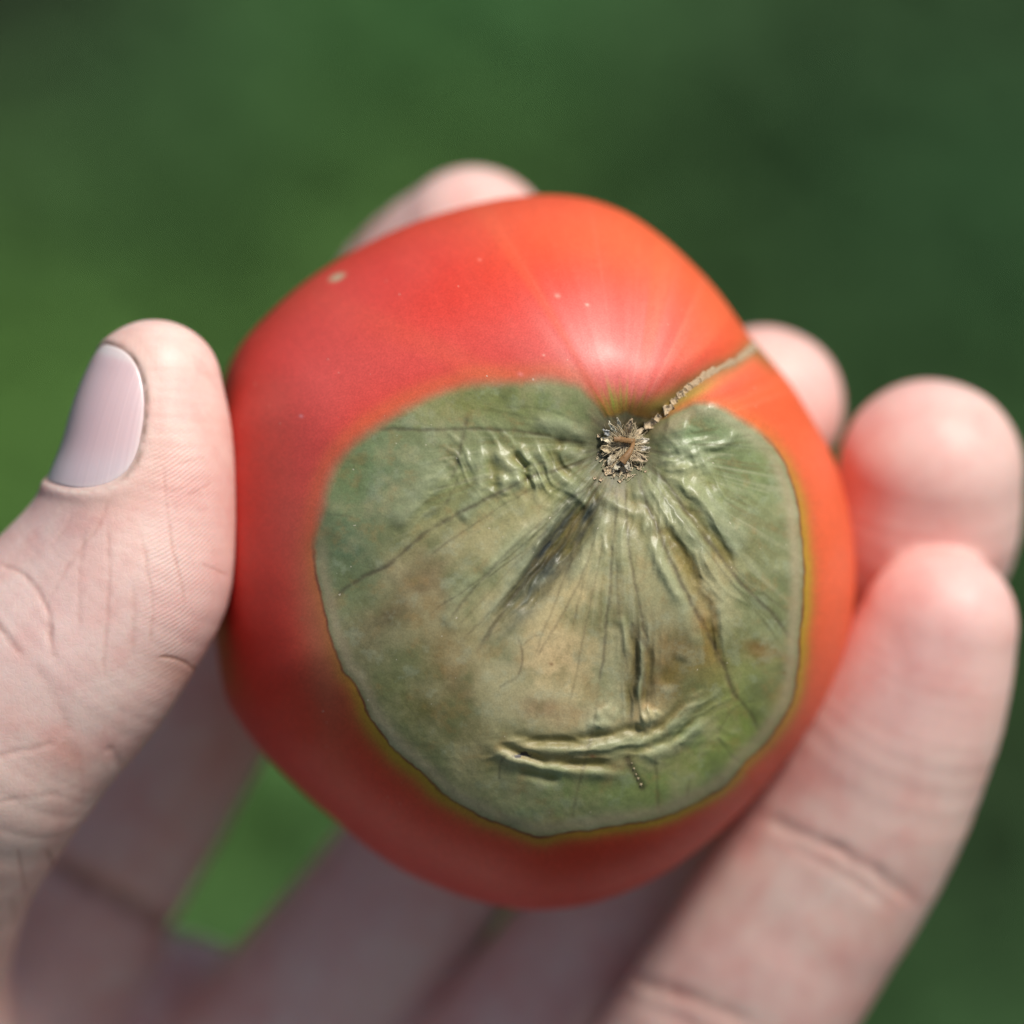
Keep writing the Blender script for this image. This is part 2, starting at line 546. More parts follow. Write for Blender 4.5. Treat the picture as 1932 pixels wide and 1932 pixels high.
# dark veins in the rotten skin: points, half width, strength
VEINS = [
    ([(708, 809), (790, 811), (878, 809), (956, 811), (1005, 817), (1050, 827), (1128, 840)], 2.6, 0.8),
    ([(1130, 862), (1115, 866), (1063, 882), (1008, 898), (966, 918), (910, 945), (844, 981), (796, 1011), (754, 1047), (724, 1071), (685, 1089), (649, 1113), (622, 1141)], 2.9, 0.95),
    ([(1138, 892), (1112, 918), (1070, 944), (1037, 976), (985, 1017), (925, 1077), (880, 1128), (844, 1176)], 2.2, 0.6),
    ([(1141, 895), (1106, 953), (1083, 983), (1060, 1029), (1021, 1068), (967, 1125), (946, 1158), (916, 1203), (898, 1233)], 3.0, 0.7),
    ([(1166, 915), (1161, 986), (1154, 1035), (1150, 1116), (1143, 1180), (1138, 1241), (1128, 1296)], 2.2, 0.75),
    ([(1126, 1310), (1122, 1361), (1109, 1413), (1093, 1478), (1076, 1550)], 2.4, 0.5),
    ([(1180, 915), (1184, 1002), (1190, 1060), (1203, 1126), (1216, 1190), (1223, 1215), (1226, 1257)], 2.2, 0.75),
    ([(1200, 890), (1219, 947), (1242, 1002), (1268, 1061), (1291, 1111), (1333, 1190), (1366, 1257), (1385, 1306), (1414, 1345), (1434, 1387)], 3.0, 0.95),
    ([(1226, 882), (1258, 911), (1291, 960), (1323, 1005), (1366, 1057), (1398, 1100), (1453, 1155), (1499, 1212)], 2.8, 0.9),
    ([(1236, 1423), (1239, 1485), (1242, 1530)], 2.4, 0.6), ([(1353, 1390), (1369, 1413), (1398, 1442)], 2.0, 0.5),
    ([(1353, 1390), (1366, 1360), (1390, 1335), (1430, 1320)], 1.8, 0.3),
    ([(1301, 1472), (1296, 1507)], 2.0, 0.5), ([(881, 785), (872, 830), (863, 870), (850, 905)], 3.2, 0.7),
    ([(868, 893), (855, 925), (838, 955)], 2.6, 0.5),
    ([(976, 1203), (985, 1233), (979, 1272), (955, 1290), (938, 1304)], 1.9, 0.55), ([(985, 1221), (1006, 1203), (1021, 1200)], 1.5, 0.4),
    ([(616, 973), (645, 974), (665, 977)], 2.0, 0.35), ([(1190, 1176), (1203, 1196), (1222, 1222)], 3.2, 0.8),
    ([(955, 1423), (943, 1440), (941, 1472)], 1.7, 0.6), ([(1194, 1170), (1200, 1230), (1194, 1300), (1190, 1370)], 4.0, 0.6),
    ([(1228, 1220), (1227, 1270), (1222, 1330)], 3.6, 0.55), ([(1210, 1230), (1214, 1290), (1208, 1350)], 3.0, 0.4),
    ([(1098, 722), (1120, 752), (1141, 788)], 2.6, 0.7), ([(1230, 800), (1252, 789), (1290, 768), (1335, 760)], 4.0, 0.6),
    ([(1040, 800), (1000, 790), (950, 778), (900, 772)], 2.2, 0.25), ([(1182, 1425), (1192, 1448), (1204, 1472), (1214, 1494)], 4.6, 1.3),
    ([(1166, 1116), (1170, 1190), (1180, 1250)], 1.6, 0.3), ([(1100, 800), (1020, 772), (940, 768)], 2.0, 0.3),
]
_vr = random.Random(3)
for _i in range(26):
    _a = _vr.uniform(-0.1, 3.25)
    _r0, _r1 = _vr.uniform(60, 230), _vr.uniform(260, 520)
    _b = _vr.uniform(-0.12, 0.12)
    VEINS.append(([(1176 + (_r0 + (_r1 - _r0) * t) * math.cos(_a + _b * t), 838 + (_r0 + (_r1 - _r0) * t) * math.sin(_a + _b * t)) for t in (0, 0.35, 0.7, 1)], _vr.uniform(1.2, 1.9), _vr.uniform(0.22, 0.5)))
# relief of the wrinkled skin: points, half width, height in mm (ridge +, furrow -)
W = [
    ([(1292, 768), (1345, 757), (1390, 772), (1432, 806), (1462, 856)], 15, 0.95),
    ([(905, 925), (890, 960), (868, 985)], 7, 0.3), ([(1262, 948), (1290, 985), (1325, 1040), (1352, 1095)], 5.5, 0.4),
    ([(1345, 915), (1362, 955), (1390, 995), (1420, 1040)], 8, 0.42), ([(1225, 1010), (1255, 1080), (1300, 1150)], 6, 0.3),
    ([(1205, 988), (1240, 990), (1266, 975)], 8, 0.3), ([(1118, 1340), (1136, 1360), (1126, 1382)], 6, 0.3), ([(1208, 1358), (1232, 1354), (1244, 1336)], 6, 0.36),
    ([(975, 838), (985, 855), (1002, 880)], 6, 0.3), ([(1150, 1000), (1128, 1060), (1104, 1120)], 9, 0.2), ([(895, 860), (905, 900), (900, 940)], 6, 0.3),
    ([(927, 838), (938, 853), (950, 869), (970, 890), (982, 911), (989, 932)], 6.5, 0.52),
    ([(1003, 824), (1015, 848), (1029, 869), (1045, 886), (1066, 906), (1083, 925), (1101, 946), (1129, 980)], 7, 0.62),
    ([(992, 878), (1008, 897), (1029, 921)], 6.5, 0.48), ([(936, 888), (945, 907), (954, 940)], 6, 0.38),
    ([(1003, 793), (1048, 803), (1101, 818), (1122, 826)], 9, 0.38), ([(860, 880), (880, 868), (925, 858)], 8, 0.25),
    ([(1055, 850), (1085, 860), (1105, 875)], 9, 0.32), ([(853, 884), (825, 896), (790, 930), (772, 956), (738, 1004)], 11, 0.34),
    ([(1029, 955), (1022, 979), (992, 1007), (943, 1051), (905, 1095)], 7, 0.34),
    ([(1122, 932), (1161, 950), (1193, 965), (1230, 971)], 6.5, 0.36), ([(1187, 922), (1219, 932), (1252, 922)], 8, 0.36),
    ([(1243, 889), (1275, 900), (1307, 923), (1330, 953), (1356, 989), (1382, 1028), (1400, 1066)], 8, 0.75),
    ([(1234, 864), (1258, 869), (1290, 882), (1312, 893)], 7, 0.45),
    ([(1236, 831), (1258, 842), (1291, 847), (1314, 857), (1330, 882), (1345, 915)], 8, 0.58),
    ([(1304, 849), (1323, 839), (1349, 843), (1372, 837), (1385, 820), (1384, 803)], 4.5, 0.34),
    ([(1250, 800), (1270, 806), (1300, 812)], 12, 0.3),
    ([(1210, 905), (1235, 925), (1254, 965), (1276, 995), (1310, 1041), (1340, 1080), (1356, 1126), (1366, 1185), (1372, 1260)], 8, 0.55),
    ([(1272, 930), (1297, 965), (1330, 1000), (1368, 1045), (1392, 1090)], 6, -0.55),
    ([(1232, 950), (1260, 1010), (1294, 1061), (1318, 1105), (1336, 1150), (1346, 1230), (1354, 1285)], 6, -0.42),
    ([(1322, 1085), (1330, 1130), (1334, 1180)], 5, 0.3), ([(1355, 925), (1372, 965), (1395, 1000)], 7, -0.35),
    ([(931, 1368), (970, 1388), (1020, 1397), (1073, 1399), (1148, 1389), (1185, 1377), (1215, 1383), (1245, 1371), (1271, 1342), (1303, 1304)], 6.5, -0.62),
    ([(925, 1384), (955, 1410), (1000, 1427), (1031, 1437), (1096, 1443), (1176, 1450)], 6, -0.68),
    ([(940, 1388), (985, 1406), (1040, 1415), (1100, 1414), (1160, 1404), (1187, 1397), (1242, 1388), (1278, 1366), (1317, 1327), (1358, 1285)], 7, 0.5),
    ([(911, 1402), (955, 1429), (1015, 1441), (1090, 1454), (1190, 1464)], 6.5, 0.42),
    ([(1205, 1432), (1259, 1414), (1297, 1388), (1332, 1343)], 8, 0.4), ([(1200, 1412), (1250, 1398), (1290, 1374), (1326, 1334)], 5.5, -0.38),
    ([(970, 1452), (1015, 1462), (1062, 1472)], 5, -0.3),
    ([(1188, 1180), (1200, 1240), (1192, 1310), (1188, 1370)], 5, -0.38), ([(1207, 1190), (1213, 1250), (1205, 1330)], 5, 0.34),
    ([(1226, 1215), (1226, 1270), (1220, 1340)], 5, -0.34), ([(1236, 1340), (1222, 1350), (1205, 1375)], 7, 0.36),
    ([(1165, 1160), (1178, 1200), (1184, 1240)], 5, 0.26), ([(1150, 905), (1105, 960), (1060, 1010), (1010, 1075), (950, 1150), (915, 1215)], 9, -0.55),
    ([(1085, 935), (1050, 975), (1012, 1030), (978, 1080), (935, 1140), (908, 1195)], 6, 0.36),
    ([(1128, 950), (1098, 1005), (1062, 1058), (1015, 1120), (975, 1165)], 7, -0.45), ([(1110, 985), (1075, 1042), (1040, 1085), (1000, 1130)], 4.5, 0.26),
    ([(1148, 950), (1125, 1005), (1090, 1070), (1065, 1110)], 8, 0.34), ([(1060, 1040), (1030, 1080), (990, 1118)], 4, 0.22),
    ([(1110, 850), (1070, 842), (1040, 835)], 6, -0.3), ([(960, 850), (985, 880), (1005, 915)], 6, -0.42), ([(1028, 848), (1055, 880), (1080, 905)], 5.5, -0.35),
    ([(915, 860), (930, 890), (940, 930)], 6, -0.3), ([(900, 1075), (860, 1130), (840, 1190)], 9, 0.2),
    ([(1260, 1090), (1290, 1150), (1330, 1240)], 10, 0.2), ([(1225, 1000), (1245, 1060), (1275, 1120)], 7, 0.25),
    ([(1170, 960), (1172, 1040), (1178, 1110)], 6, 0.22), ([(1248, 1300), (1270, 1270), (1290, 1235)], 9, -0.3),
    ([(1138, 1330), (1150, 1345), (1170, 1350)], 7, 0.25), ([(1100, 1370), (1130, 1368), (1165, 1370)], 6, 0.25),
]
# coloured stains: x, y, sx, sy, angle, sRGB as albedo, strength
ST = [
    (1020, 1250, 120, 95, -10, (206, 180, 132), 0.75), (930, 990, 110, 38, -38, (190, 172, 122), 0.55), (1110, 1120, 70, 90, 0, (200, 178, 128), 0.7),
    (1030, 1235, 42, 34, 0, (226, 196, 146), 0.7), (960, 1330, 60, 40, 0, (178, 178, 138), 0.6), (790, 1105, 46, 60, 20, (132, 108, 78), 0.75),
    (850, 1265, 34, 80, -18, (142, 112, 72), 0.7), (720, 1180, 50, 34, -30, (120, 98, 66), 0.6), (735, 1172, 14, 22, 30, (84, 66, 42), 0.7),
    (750, 1300, 60, 70, 0, (98, 104, 54), 0.7), (795, 1345, 26, 22, 0, (92, 86, 28), 0.7), (650, 1035, 42, 66, 0, (84, 108, 78), 0.75),
    (700, 880, 70, 50, -40, (98, 122, 88), 0.55), (655, 900, 34, 50, 35, (128, 150, 92), 0.5), (1275, 1235, 75, 62, 0, (128, 98, 56), 0.8),
    (1255, 1290, 44, 34, 0, (112, 82, 42), 0.7), (1035, 1345, 46, 20, 10, (146, 108, 70), 0.8), (940, 1130, 24, 18, 0, (140, 116, 76), 0.4),
    (1340, 1150, 24, 92, -5, (146, 104, 44), 0.8), (1300, 1050, 22, 60, -28, (164, 134, 66), 0.5), (1400, 870, 60, 60, 0, (124, 142, 84), 0.6),
    (1300, 810, 60, 34, 0, (142, 166, 118), 0.7), (1400, 1010, 36, 30, 0, (134, 124, 82), 0.5), (1445, 1090, 42, 60, 0, (150, 146, 104), 0.5),
    (1400, 1365, 40, 60, 35, (146, 164, 76), 0.8), (1390, 1300, 60, 60, 0, (136, 142, 78), 0.6), (1080, 1490, 150, 34, 0, (126, 142, 80), 0.7),
    (1300, 1450, 90, 40, -25, (134, 152, 78), 0.75), (1020, 1560, 40, 12, 0, (180, 164, 92), 0.6), (960, 1480, 60, 30, 20, (142, 150, 112), 0.5),
    (880, 1440, 60, 50, 30, (120, 118, 74), 0.6), (1035, 1062, 20, 66, 36, (52, 62, 60), 1.0), (1088, 980, 20, 44, 36, (50, 52, 38), 0.95),
    (975, 1150, 18, 50, 38, (102, 108, 84), 0.6), (1000, 1130, 30, 16, -40, (96, 108, 110), 0.6), (960, 1235, 26, 40, -10, (128, 134, 104), 0.6),
    (1000, 760, 150, 30, 0, (138, 146, 84), 0.7), (1090, 760, 34, 30, 0, (142, 160, 106), 0.5), (880, 760, 70, 20, -10, (126, 130, 66), 0.6),
    (1020, 900, 70, 40, 40, (134, 138, 78), 0.6), (940, 880, 40, 60, -30, (120, 128, 84), 0.5), (1290, 900, 60, 26, 20, (138, 138, 66), 0.6),
    (1436, 1225, 22, 14, 0, (116, 80, 32), 0.8), (1475, 1240, 30, 10, 0, (140, 96, 40), 0.6), (1080, 1425, 120, 16, 3, (156, 118, 70), 0.5),
    (1120, 1350, 90, 26, 0, (176, 164, 128), 0.5), (1220, 1350, 26, 16, -30, (206, 168, 112), 0.7), (1478, 1310, 22, 36, 15, (170, 150, 90), 0.6),
    (690, 1240, 34, 50, -25, (128, 112, 84), 0.5), (1215, 1180, 40, 60, 0, (150, 146, 112), 0.4), (1150, 1260, 22, 90, 0, (166, 170, 132), 0.5),
    (1180, 980, 66, 50, 0, (122, 114, 66), 0.7), (870, 930, 70, 30, -35, (146, 150, 92), 0.6), (1195, 1240, 18, 70, 0, (92, 84, 56), 0.6),
    (830, 1360, 60, 34, 30, (118, 110, 70), 0.5), (800, 1010, 60, 24, -35, (150, 140, 92), 0.5),
]


def build_tomato():
    NR, NT, NB = 470, 1400, 90
    ph = np.concatenate([np.linspace(0, np.pi / 2, NR + 1)[1:], np.linspace(np.pi / 2, np.pi, NB + 1)[1:-1]])
    th = np.linspace(-np.pi, np.pi, NT, endpoint=False)
    PH, TH = np.meshgrid(ph, th, indexing='ij')
    rho = np.sin(PH)
    R = outline_r(TH)
    # the notch of the outline belongs to the rim only, and fades inwards
    X = (TC[0] + rho * R * np.cos(TH)).ravel()
    Y = (TC[1] + rho * R * np.sin(TH)).ravel()
    front = (PH <= np.pi / 2 + 1e-9).ravel()
    rh = rho.ravel()
    zf = ZE + HF * np.sqrt(np.clip(1 - rh ** 2.9, 0, 1))
    zb = ZE - HB * np.sqrt(np.clip(1 - rh ** 2.3, 0, 1))
    Z = np.where(front, zf, zb)
    edge = np.where(front, sstep(1.0, 0.86, rh), 0)
    x, y = X, Y
    # patch mask from its outline, slightly ragged
    jx = x + 3.0 * fbm(x, y, 40, 1, 3) + 1.2 * fbm(x, y, 9, 2, 2)
    jy = y + 3.0 * fbm(x, y, 40, 3, 3) + 1.2 * fbm(x, y, 9, 4, 2)
    inside = np.zeros(x.shape, bool)
    P = PATCH_S
    for i in range(len(P) - 1):
        (x0, y0), (x1, y1) = P[i], P[i + 1]
        if y0 == y1: continue
        c = ((y0 > jy) != (y1 > jy)) & (jx < (x1 - x0) * (jy - y0) / (y1 - y0) + x0)
        inside ^= c
    D, T, _ = pdist(jx, jy, P, 260)
    D = np.minimum(D, 260)
    sd_ = np.where(inside, -D, D)                      # negative inside
    sd_[~front] = 260
    Dm, Tm = D, T
    sx, sy = x - SCAR[0], y - SCAR[1]
    rs, ts = np.hypot(sx, sy) + 1e-6, np.arctan2(sy, sx)
    # how soft the margin is: soft towards the upper left, crisp elsewhere
    soft = np.clip(gau(x, y, 760, 770, 190, 110, -28) * 1.3 + gau(x, y, 640, 900, 60, 90) + 0.9 * gau(x, y, 1000, 700, 160, 60) + 0.6 * gau(x, y, 1400, 780, 90, 50, 30), 0, 1)
    wdt = 2.5 + 15 * soft
    rot = sstep(wdt, -wdt, sd_)
    # ---- relief
    h = np.zeros(x.shape)
    h += 2.4 * gau(x, y, 1190, 690, 180, 100, 12) + 1.0 * gau(x, y, 820, 560, 190, 90, -28)
    h += 1.5 * gau(x, y, 1395, 800, 46, 85, -38) + 0.7 * gau(x, y, 1330, 660, 60, 40, -38)
    h -= 2.3 * gau(x, y, SCAR[0], SCAR[1], 50, 42) + 1.7 * gau(x, y, 1185, 870, 130, 100)
    h -= 0.35 * gau(x, y, 450, 740, 70, 22, 3) * edge
    gd, gt, _ = pdist(x, y, GROOVE, 120)
    h -= (2.1 * np.exp(-0.5 * (gd / 24) ** 2) + 0.7 * np.exp(-0.5 * (gd / 7) ** 2)) * np.where(front, 1, 0) * sstep(1.02, 0.93, rh) 
    # skin sunk inside the patch and its low rim
    h -= 0.35 * sstep(5, -90, sd_)
    h -= 1.3 * gau(x, y, 1040, 1060, 46, 100, 38) + 0.8 * gau(x, y, 1150, 1290, 120, 70, 0)
    wr = np.zeros(x.shape)
    wx = x + 4 * fbm(x, y, 70, 2, 2) + 0.6 * fbm(x, y, 13, 6, 2)
    wy = y + 4 * fbm(x, y, 70, 5, 2) + 0.6 * fbm(x, y, 13, 7, 2)
    for k, (pts, w, a) in enumerate(W):
        sp = spline(pts, 5)
        w *= 1.12
        d, t, sdn, idx = pdist(wx, wy, sp, w * 5, (0.46, -0.89))
        env = sstep(0, 0.24, np.minimum(t, 1 - t))
        env = env * (0.9 + 0.3 * fbm(x[idx], y[idx], 30, k, 2))
        g = np.exp(-0.5 * (d / (w * 1.15)) ** 2)
        g[t <= 0.001] *= 0.4; g[t >= 0.999] *= 0.4
        wr[idx] += (0.95 if abs(a) < 0.5 else 0.68) * a * env * g
    # fine radial puckering around the scar, plus loose crumpling of the dead skin
    ins = sstep(2, -24, sd_)
    sw = sstep(2.3, 3.0, np.abs(ts))
    ts2 = ts % (2 * np.pi) + 20

    def afb(f, tw, rr_, sdn_, oc):
        return fbm(ts * f + tw * rs, rr_, 1.0, sdn_, oc) * (1 - sw) + fbm(ts2 * f + tw * rs, rr_, 1.0, sdn_, oc) * sw
    rad = afb(9.5, 0.012, rs / 150, 3, 3)
    rad2 = afb(3.6, 0.01, rs / 260, 5, 2)
    low = sstep(-0.55, 0.1, np.sin(ts)) 
    wr += ins * (0.06 * rad * np.exp(-rs / 150) * sstep(20, 60, rs) * (0.2 + 0.8 * low) + 0.13 * rad2 * np.exp(-rs / 340) * (0.3 + 0.7 * low))
    wr += ins * (0.07 * fbm(x, y, 60, 1, 3) + 0.012 * fbm(x, y, 12, 4, 2))
    # fine pleats: region, direction of the pleat normal, spacing, height
    for (cx, cy, a1, a2, an, nx_, ny_, lam, am) in [(975, 885, 85, 42, 12, 0.76, -0.65, 25, 0.20), (1330, 985, 62, 110, -32, 0.84, -0.54, 23, 0.15), (1030, 1040, 34, 110, 36, 0.80, 0.60, 19, 0.22),
                                                    (1208, 1275, 30, 70, 0, 1.0, 0.05, 15, 0.15), (1120, 1410, 150, 26, -4, 0.04, 1.0, 22, 0.12), (1290, 1370, 60, 30, -38, 0.6, 0.8, 22, 0.15),
                                                    (800, 930, 60, 45, -40, 0.60, 0.80, 30, 0.14), (1180, 1010, 90, 50, 0, 1.0, 0.12, 17, 0.09), (1290, 850, 50, 30, 0, 0.2, 1.0, 21, 0.16), (1345, 1160, 26, 90, -4, 0.98, -0.15, 17, 0.07)]:
        phs = (x * nx_ + y * ny_) / lam + 0.9 * fbm(x, y, 75, int(lam) % 8, 2) + 0.12 * fbm(x, y, 16, 3, 2)
        wr += ins * am * gau(x, y, cx, cy, a1, a2, an) * ((0.5 + 0.5 * np.sin(phs * 2 * np.pi)) ** 1.7 - 0.35) * (0.75 + 0.8 * fbm(x, y, 40, int(lam + 3) % 8, 2))
    h += wr * np.where(front, 1, 0)
    # pleats on the healthy skin above the scar
    h += (1 - ins) * 0.10 * afb(7, 0, rs / 400, 6, 2) * np.exp(-rs / 120) * np.where(front, 1, 0)
    h += 0.12 * fbm(x, y, 150, 7, 3) * edge
    vein = np.zeros(x.shape)
    JIT = [2.2 * fbm(x, y, 22, k, 3) for k in range(5)]
    for k, (pts, w, a) in enumerate(VEINS):
        sp = spline(pts, 5)
        vx, vy = x + JIT[k % 5], y + JIT[(k + 3) % 5]
        d, t, idx = pdist(vx, vy, sp, w * 6)
        d, t = d[idx], t[idx]
        br = 0.78 + 0.6 * fbm(x[idx], y[idx], 16, k, 3)
        g = a * np.exp(-0.5 * (d / (w * (0.7 + 0.5 * np.clip(br, 0, 1)))) ** 2) * np.clip(br + 0.15, 0.25, 1.0) * np.clip(np.minimum(t, 1 - t) * 14 + 0.1, 0, 1)
        vein[idx] = np.maximum(vein[idx], g * sstep(0, -10, sd_[idx]))
    h -= 0.05 * vein
    Z = Z + h * np.where(front, 1, 0) * np.where(rh > 0.985, sstep(1.0, 0.985, rh), 1)
    # ---- colour (albedo)
    red, shade_red, orange, pink = np.array([0.68, 0.045, 0.024]), np.array([0.62, 0.026, 0.017]), np.array([0.82, 0.125, 0.040]), np.array([0.72, 0.120, 0.105])
    c = np.tile(red, (len(x), 1))

    def mixin(c, w, k):
        w = np.clip(w, 0, 1)[:, None]
        return c * (1 - w) + np.asarray(k) * w
    n1 = fbm(x, y, 130, 2, 4)
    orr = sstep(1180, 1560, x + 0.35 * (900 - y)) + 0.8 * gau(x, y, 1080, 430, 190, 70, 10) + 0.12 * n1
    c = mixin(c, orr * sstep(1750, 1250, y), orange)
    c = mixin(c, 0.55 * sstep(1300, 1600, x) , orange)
    c = mixin(c, sstep(620, 400, x) * 0.8 + sstep(1350, 1700, y) * 0.15, shade_red)  # shade beside the thumb and below, put into the skin colour
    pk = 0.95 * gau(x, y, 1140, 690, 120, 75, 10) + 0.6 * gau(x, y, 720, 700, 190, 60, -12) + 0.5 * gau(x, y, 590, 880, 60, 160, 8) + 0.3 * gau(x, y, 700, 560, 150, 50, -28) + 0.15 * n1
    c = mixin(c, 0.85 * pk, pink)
    c = mixin(c, 0.38 * gau(x, y, 1165, 650, 95, 75, 20) * (0.9 + 0.5 * afb(12, 0.001, rs / 700, 1, 2)), (0.86, 0.40, 0.33))  # pale pink tissue, also enlarging the highlight in the colour
    # pale streaks fanning out above the scar
    fan = afb(22, 0.002, rs / 700, 4, 2)
    up = sstep(0.1, -0.5, np.sin(ts))
    c = mixin(c, up * 0.5 * sstep(0.12, 0.7, fan) * np.exp(-rs / 150) * (1 - rot), (0.86, 0.36, 0.26))
    fan2 = afb(7, 0.001, rs / 900, 6, 2)
    c = mixin(c, up * 0.40 * sstep(0.0, 0.6, fan2) * sstep(100, 260, rs) * np.exp(-rs / 500), (0.86, 0.20, 0.07))
    c = mixin(c, up * 1.0 * sstep(125, 45, rs + 34 * fan) * gau(x, y, 1155, 760, 42, 60, -20), (0.30, 0.42, 0.07))
    c = mixin(c, 0.85 * gau(x, y, 1230, 775, 40, 14, -30) + 0.8 * gau(x, y, 1300, 745, 40, 9, -28), (0.48, 0.40, 0.07))
    # orange and yellow halo outside the margin
    sharp_side = 1 - soft
    hw = 15 + 12 * gau(x, y, 700, 1400, 200, 200) + 6 * gau(x, y, 1500, 1150, 90, 300)
    halo = np.exp(-0.5 * (np.clip(sd_ - 2, 0, None) / hw) ** 2)
    ylw = 0.35 + 0.65 * np.clip(gau(x, y, 760, 1440, 190, 170) + gau(x, y, 1530, 1180, 60, 260) + gau(x, y, 1300, 1540, 230, 50, -20), 0, 1)
    c = mixin(c, halo * sharp_side ** 2 * 0.95, (0.55, 0.115, 0.04))
    c = mixin(c, np.exp(-0.5 * (np.clip(sd_ - 2, 0, None) / (hw * 0.55)) ** 2) * sharp_side * ylw, (0.44, 0.27, 0.028))
    c = mixin(c, np.exp(-0.5 * ((sd_ - 16) / 12) ** 2) * soft * 0.25, (0.60, 0.24, 0.06))
    c = mixin(c, 0.7 * gau(x, y, 600, 1200, 26, 140, -10) * (sd_ > 0), (0.50, 0.16, 0.08))
    # the rotten skin
    rc = np.tile(lin(132, 138, 98), (len(x), 1))
    n2, n3 = fbm(x, y, 70, 5, 5, 0.6), fbm(x, y, 34, 6, 5, 0.62)
    bx, by = x + 22 * fbm(x, y, 60, 1, 3), y + 22 * fbm(x, y, 60, 4, 3)
    for (cx, cy, a1, a2, an, rgb, s) in ST:
        rc = mixin(rc, s * gau(bx, by, cx, cy, a1, a2, an), lin(*rgb))
    rc = mixin(rc, 0.65 * np.clip(n2 * 1.7, 0, 1), lin(96, 104, 64))
    rc = mixin(rc, 0.5 * np.clip(-n2 * 1.7, 0, 1), lin(178, 166, 124))
    rc = mixin(rc, 0.30 * sstep(0.12, 0.6, n3), lin(156, 124, 74))
    rc = mixin(rc, 0.22 * sstep(0.12, 0.55, -n3), lin(166, 176, 150))
    stre = afb(30, 0.004, rs / 170, 2, 3)
    rc = mixin(rc, 0.36 * sstep(0.05, 0.6, stre) * sstep(-0.2, 0.3, n2) * sstep(620, 200, rs) * (0.25 + 0.75 * low), lin(112, 92, 52))
    rc = mixin(rc, 0.34 * sstep(0.05, 0.6, -stre) * sstep(-0.2, 0.3, n2) * sstep(620, 200, rs) * (0.15 + 0.85 * low), lin(190, 186, 150))
    # translucent amber in the furrows; paler crests paint in the ridge highlights
    rc = mixin(rc, np.clip(-wr * 2.0, 0, 0.55), lin(118, 104, 48))
    rc = mixin(rc, np.clip(wr * 1.8, 0, 0.5), lin(160, 166, 130))
    rc = mixin(rc, 0.9 * np.exp(-(rs / (64 + 26 * afb(8, 0, rs / 900, 2, 2) + 14 * low)) ** 2.4), lin(66, 56, 52))
    fs = fbm(x * 0.8 + y * 0.6, (y * 0.8 - x * 0.6) * 0.25, 14, 3, 3)
    rc = mixin(rc, (0.5 + 1.1 * fs) * np.clip(gau(x, y, 1088, 975, 19, 52, 36) + gau(x, y, 1040, 1052, 24, 62, 36), 0, 1), lin(50, 58, 58))
    rc = mixin(rc, (0.5 + 0.7 * fs) * gau(x, y, 975, 1140, 18, 60, 38), lin(92, 92, 66))
    rc = mixin(rc, np.clip(vein, 0, 1) * 0.66, lin(70, 58, 44))
    inner = np.exp(-0.5 * ((sd_ + 14) / 9) ** 2) * sharp_side
    rc = mixin(rc, 0.6 * inner, lin(178, 160, 128))
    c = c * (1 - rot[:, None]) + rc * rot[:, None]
    lineb = sstep(960, 1060, y + 0.9 * (x - 600)) * np.exp(-0.5 * ((sd_ - 0.5) / 1.7) ** 2) * sharp_side * (0.85 + 0.4 * fbm(x, y, 30, 3, 3))
    lineb = lineb * np.where(gau(x, y, 1290, 770, 200, 40) > 0.3, 0.3, 1)
    c = mixin(c, 0.85 * lineb, lin(110, 50, 40))
    c = mixin(c, 0.9 * np.exp(-0.5 * (gd / 12) ** 2) * sstep(1.03, 0.99, 1 + 0 * rh), lin(128, 118, 70))
    c = mixin(c, 0.7 * gau(x, y, 1446, 668, 16, 24, -40), lin(110, 104, 50))
    # blemishes: a pale scab top left, specks
    c = mixin(c, 0.95 * np.clip(1.5 * gau(x, y, 636, 523, 11, 5, -22) - 0.15, 0, 1), (0.55, 0.42, 0.26))
    for (cx, cy, s, rgb) in [(1052, 558, 6, (240, 170, 150)), (1108, 575, 4, (250, 200, 180)), (568, 785, 4.5, (230, 160, 165)), (982, 706, 6, (240, 140, 130)), (905, 490, 4, (240, 140, 120)), (570, 1168, 5, (190, 110, 80)), (1040, 1253, 5, (130, 84, 50)), (1480, 1270, 4, (110, 70, 30)), (1118, 1427, 6, (130, 76, 56)), (1026, 670, 3, (250, 190, 170))]:
        c = mixin(c, 0.6 * gau(x, y, cx, cy, s * 0.62, s * 0.45, 20), lin(*rgb))
    c = mixin(c, 0.95 * sstep(0.5, 0.9, gau(x, y, 985, 1424, 16, 5, -8) + 0.5 * fbm(x, y, 6, 1, 2)), lin(34, 28, 40))
    c *= (1 + 0.07 * fbm(x, y, 8, 3, 3))[:, None]
    gloss = 0.43 - 0.02 * rot + 0.13 * gau(x, y, 1170, 900, 80, 60) * rot - 0.04 * np.clip(wr * 3, 0, 1) * rot + 0.10 * sstep(260, 700, rs) * rot
    p = wor(loc(X, Y, Z))
    # poles
    i0 = NR + NB - 1
    nring = i0
    apex = wor(loc(np.array([TC[0]]), np.array([TC[1]]), Z[:NT].mean(keepdims=True)))
    back = wor(loc(np.array([TC[0]]), np.array([TC[1]]), np.array([ZE - HB])))
    V = np.vstack([p, apex, back])
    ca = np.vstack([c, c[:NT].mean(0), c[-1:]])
    at = {'gloss': np.concatenate([gloss, [0.4, 0.4]])}
    id_ = np.arange(nring * NT).reshape(nring, NT)
    nx = np.roll(id_, -1, 1)
    quads = np.stack([id_[:-1], id_[1:], nx[1:], nx[:-1]], -1).reshape(-1, 4)
    quads = quads[:, ::-1]
    ap, bk = nring * NT, nring * NT + 1
    t1 = np.stack([np.full(NT, ap), nx[0], id_[0]], -1)
    t2 = np.stack([np.full(NT, bk), id_[-1], nx[-1]], -1)
    # smooth vertex normals over the whole skin, so the two parts join without a seam
    nrm = np.zeros_like(V)
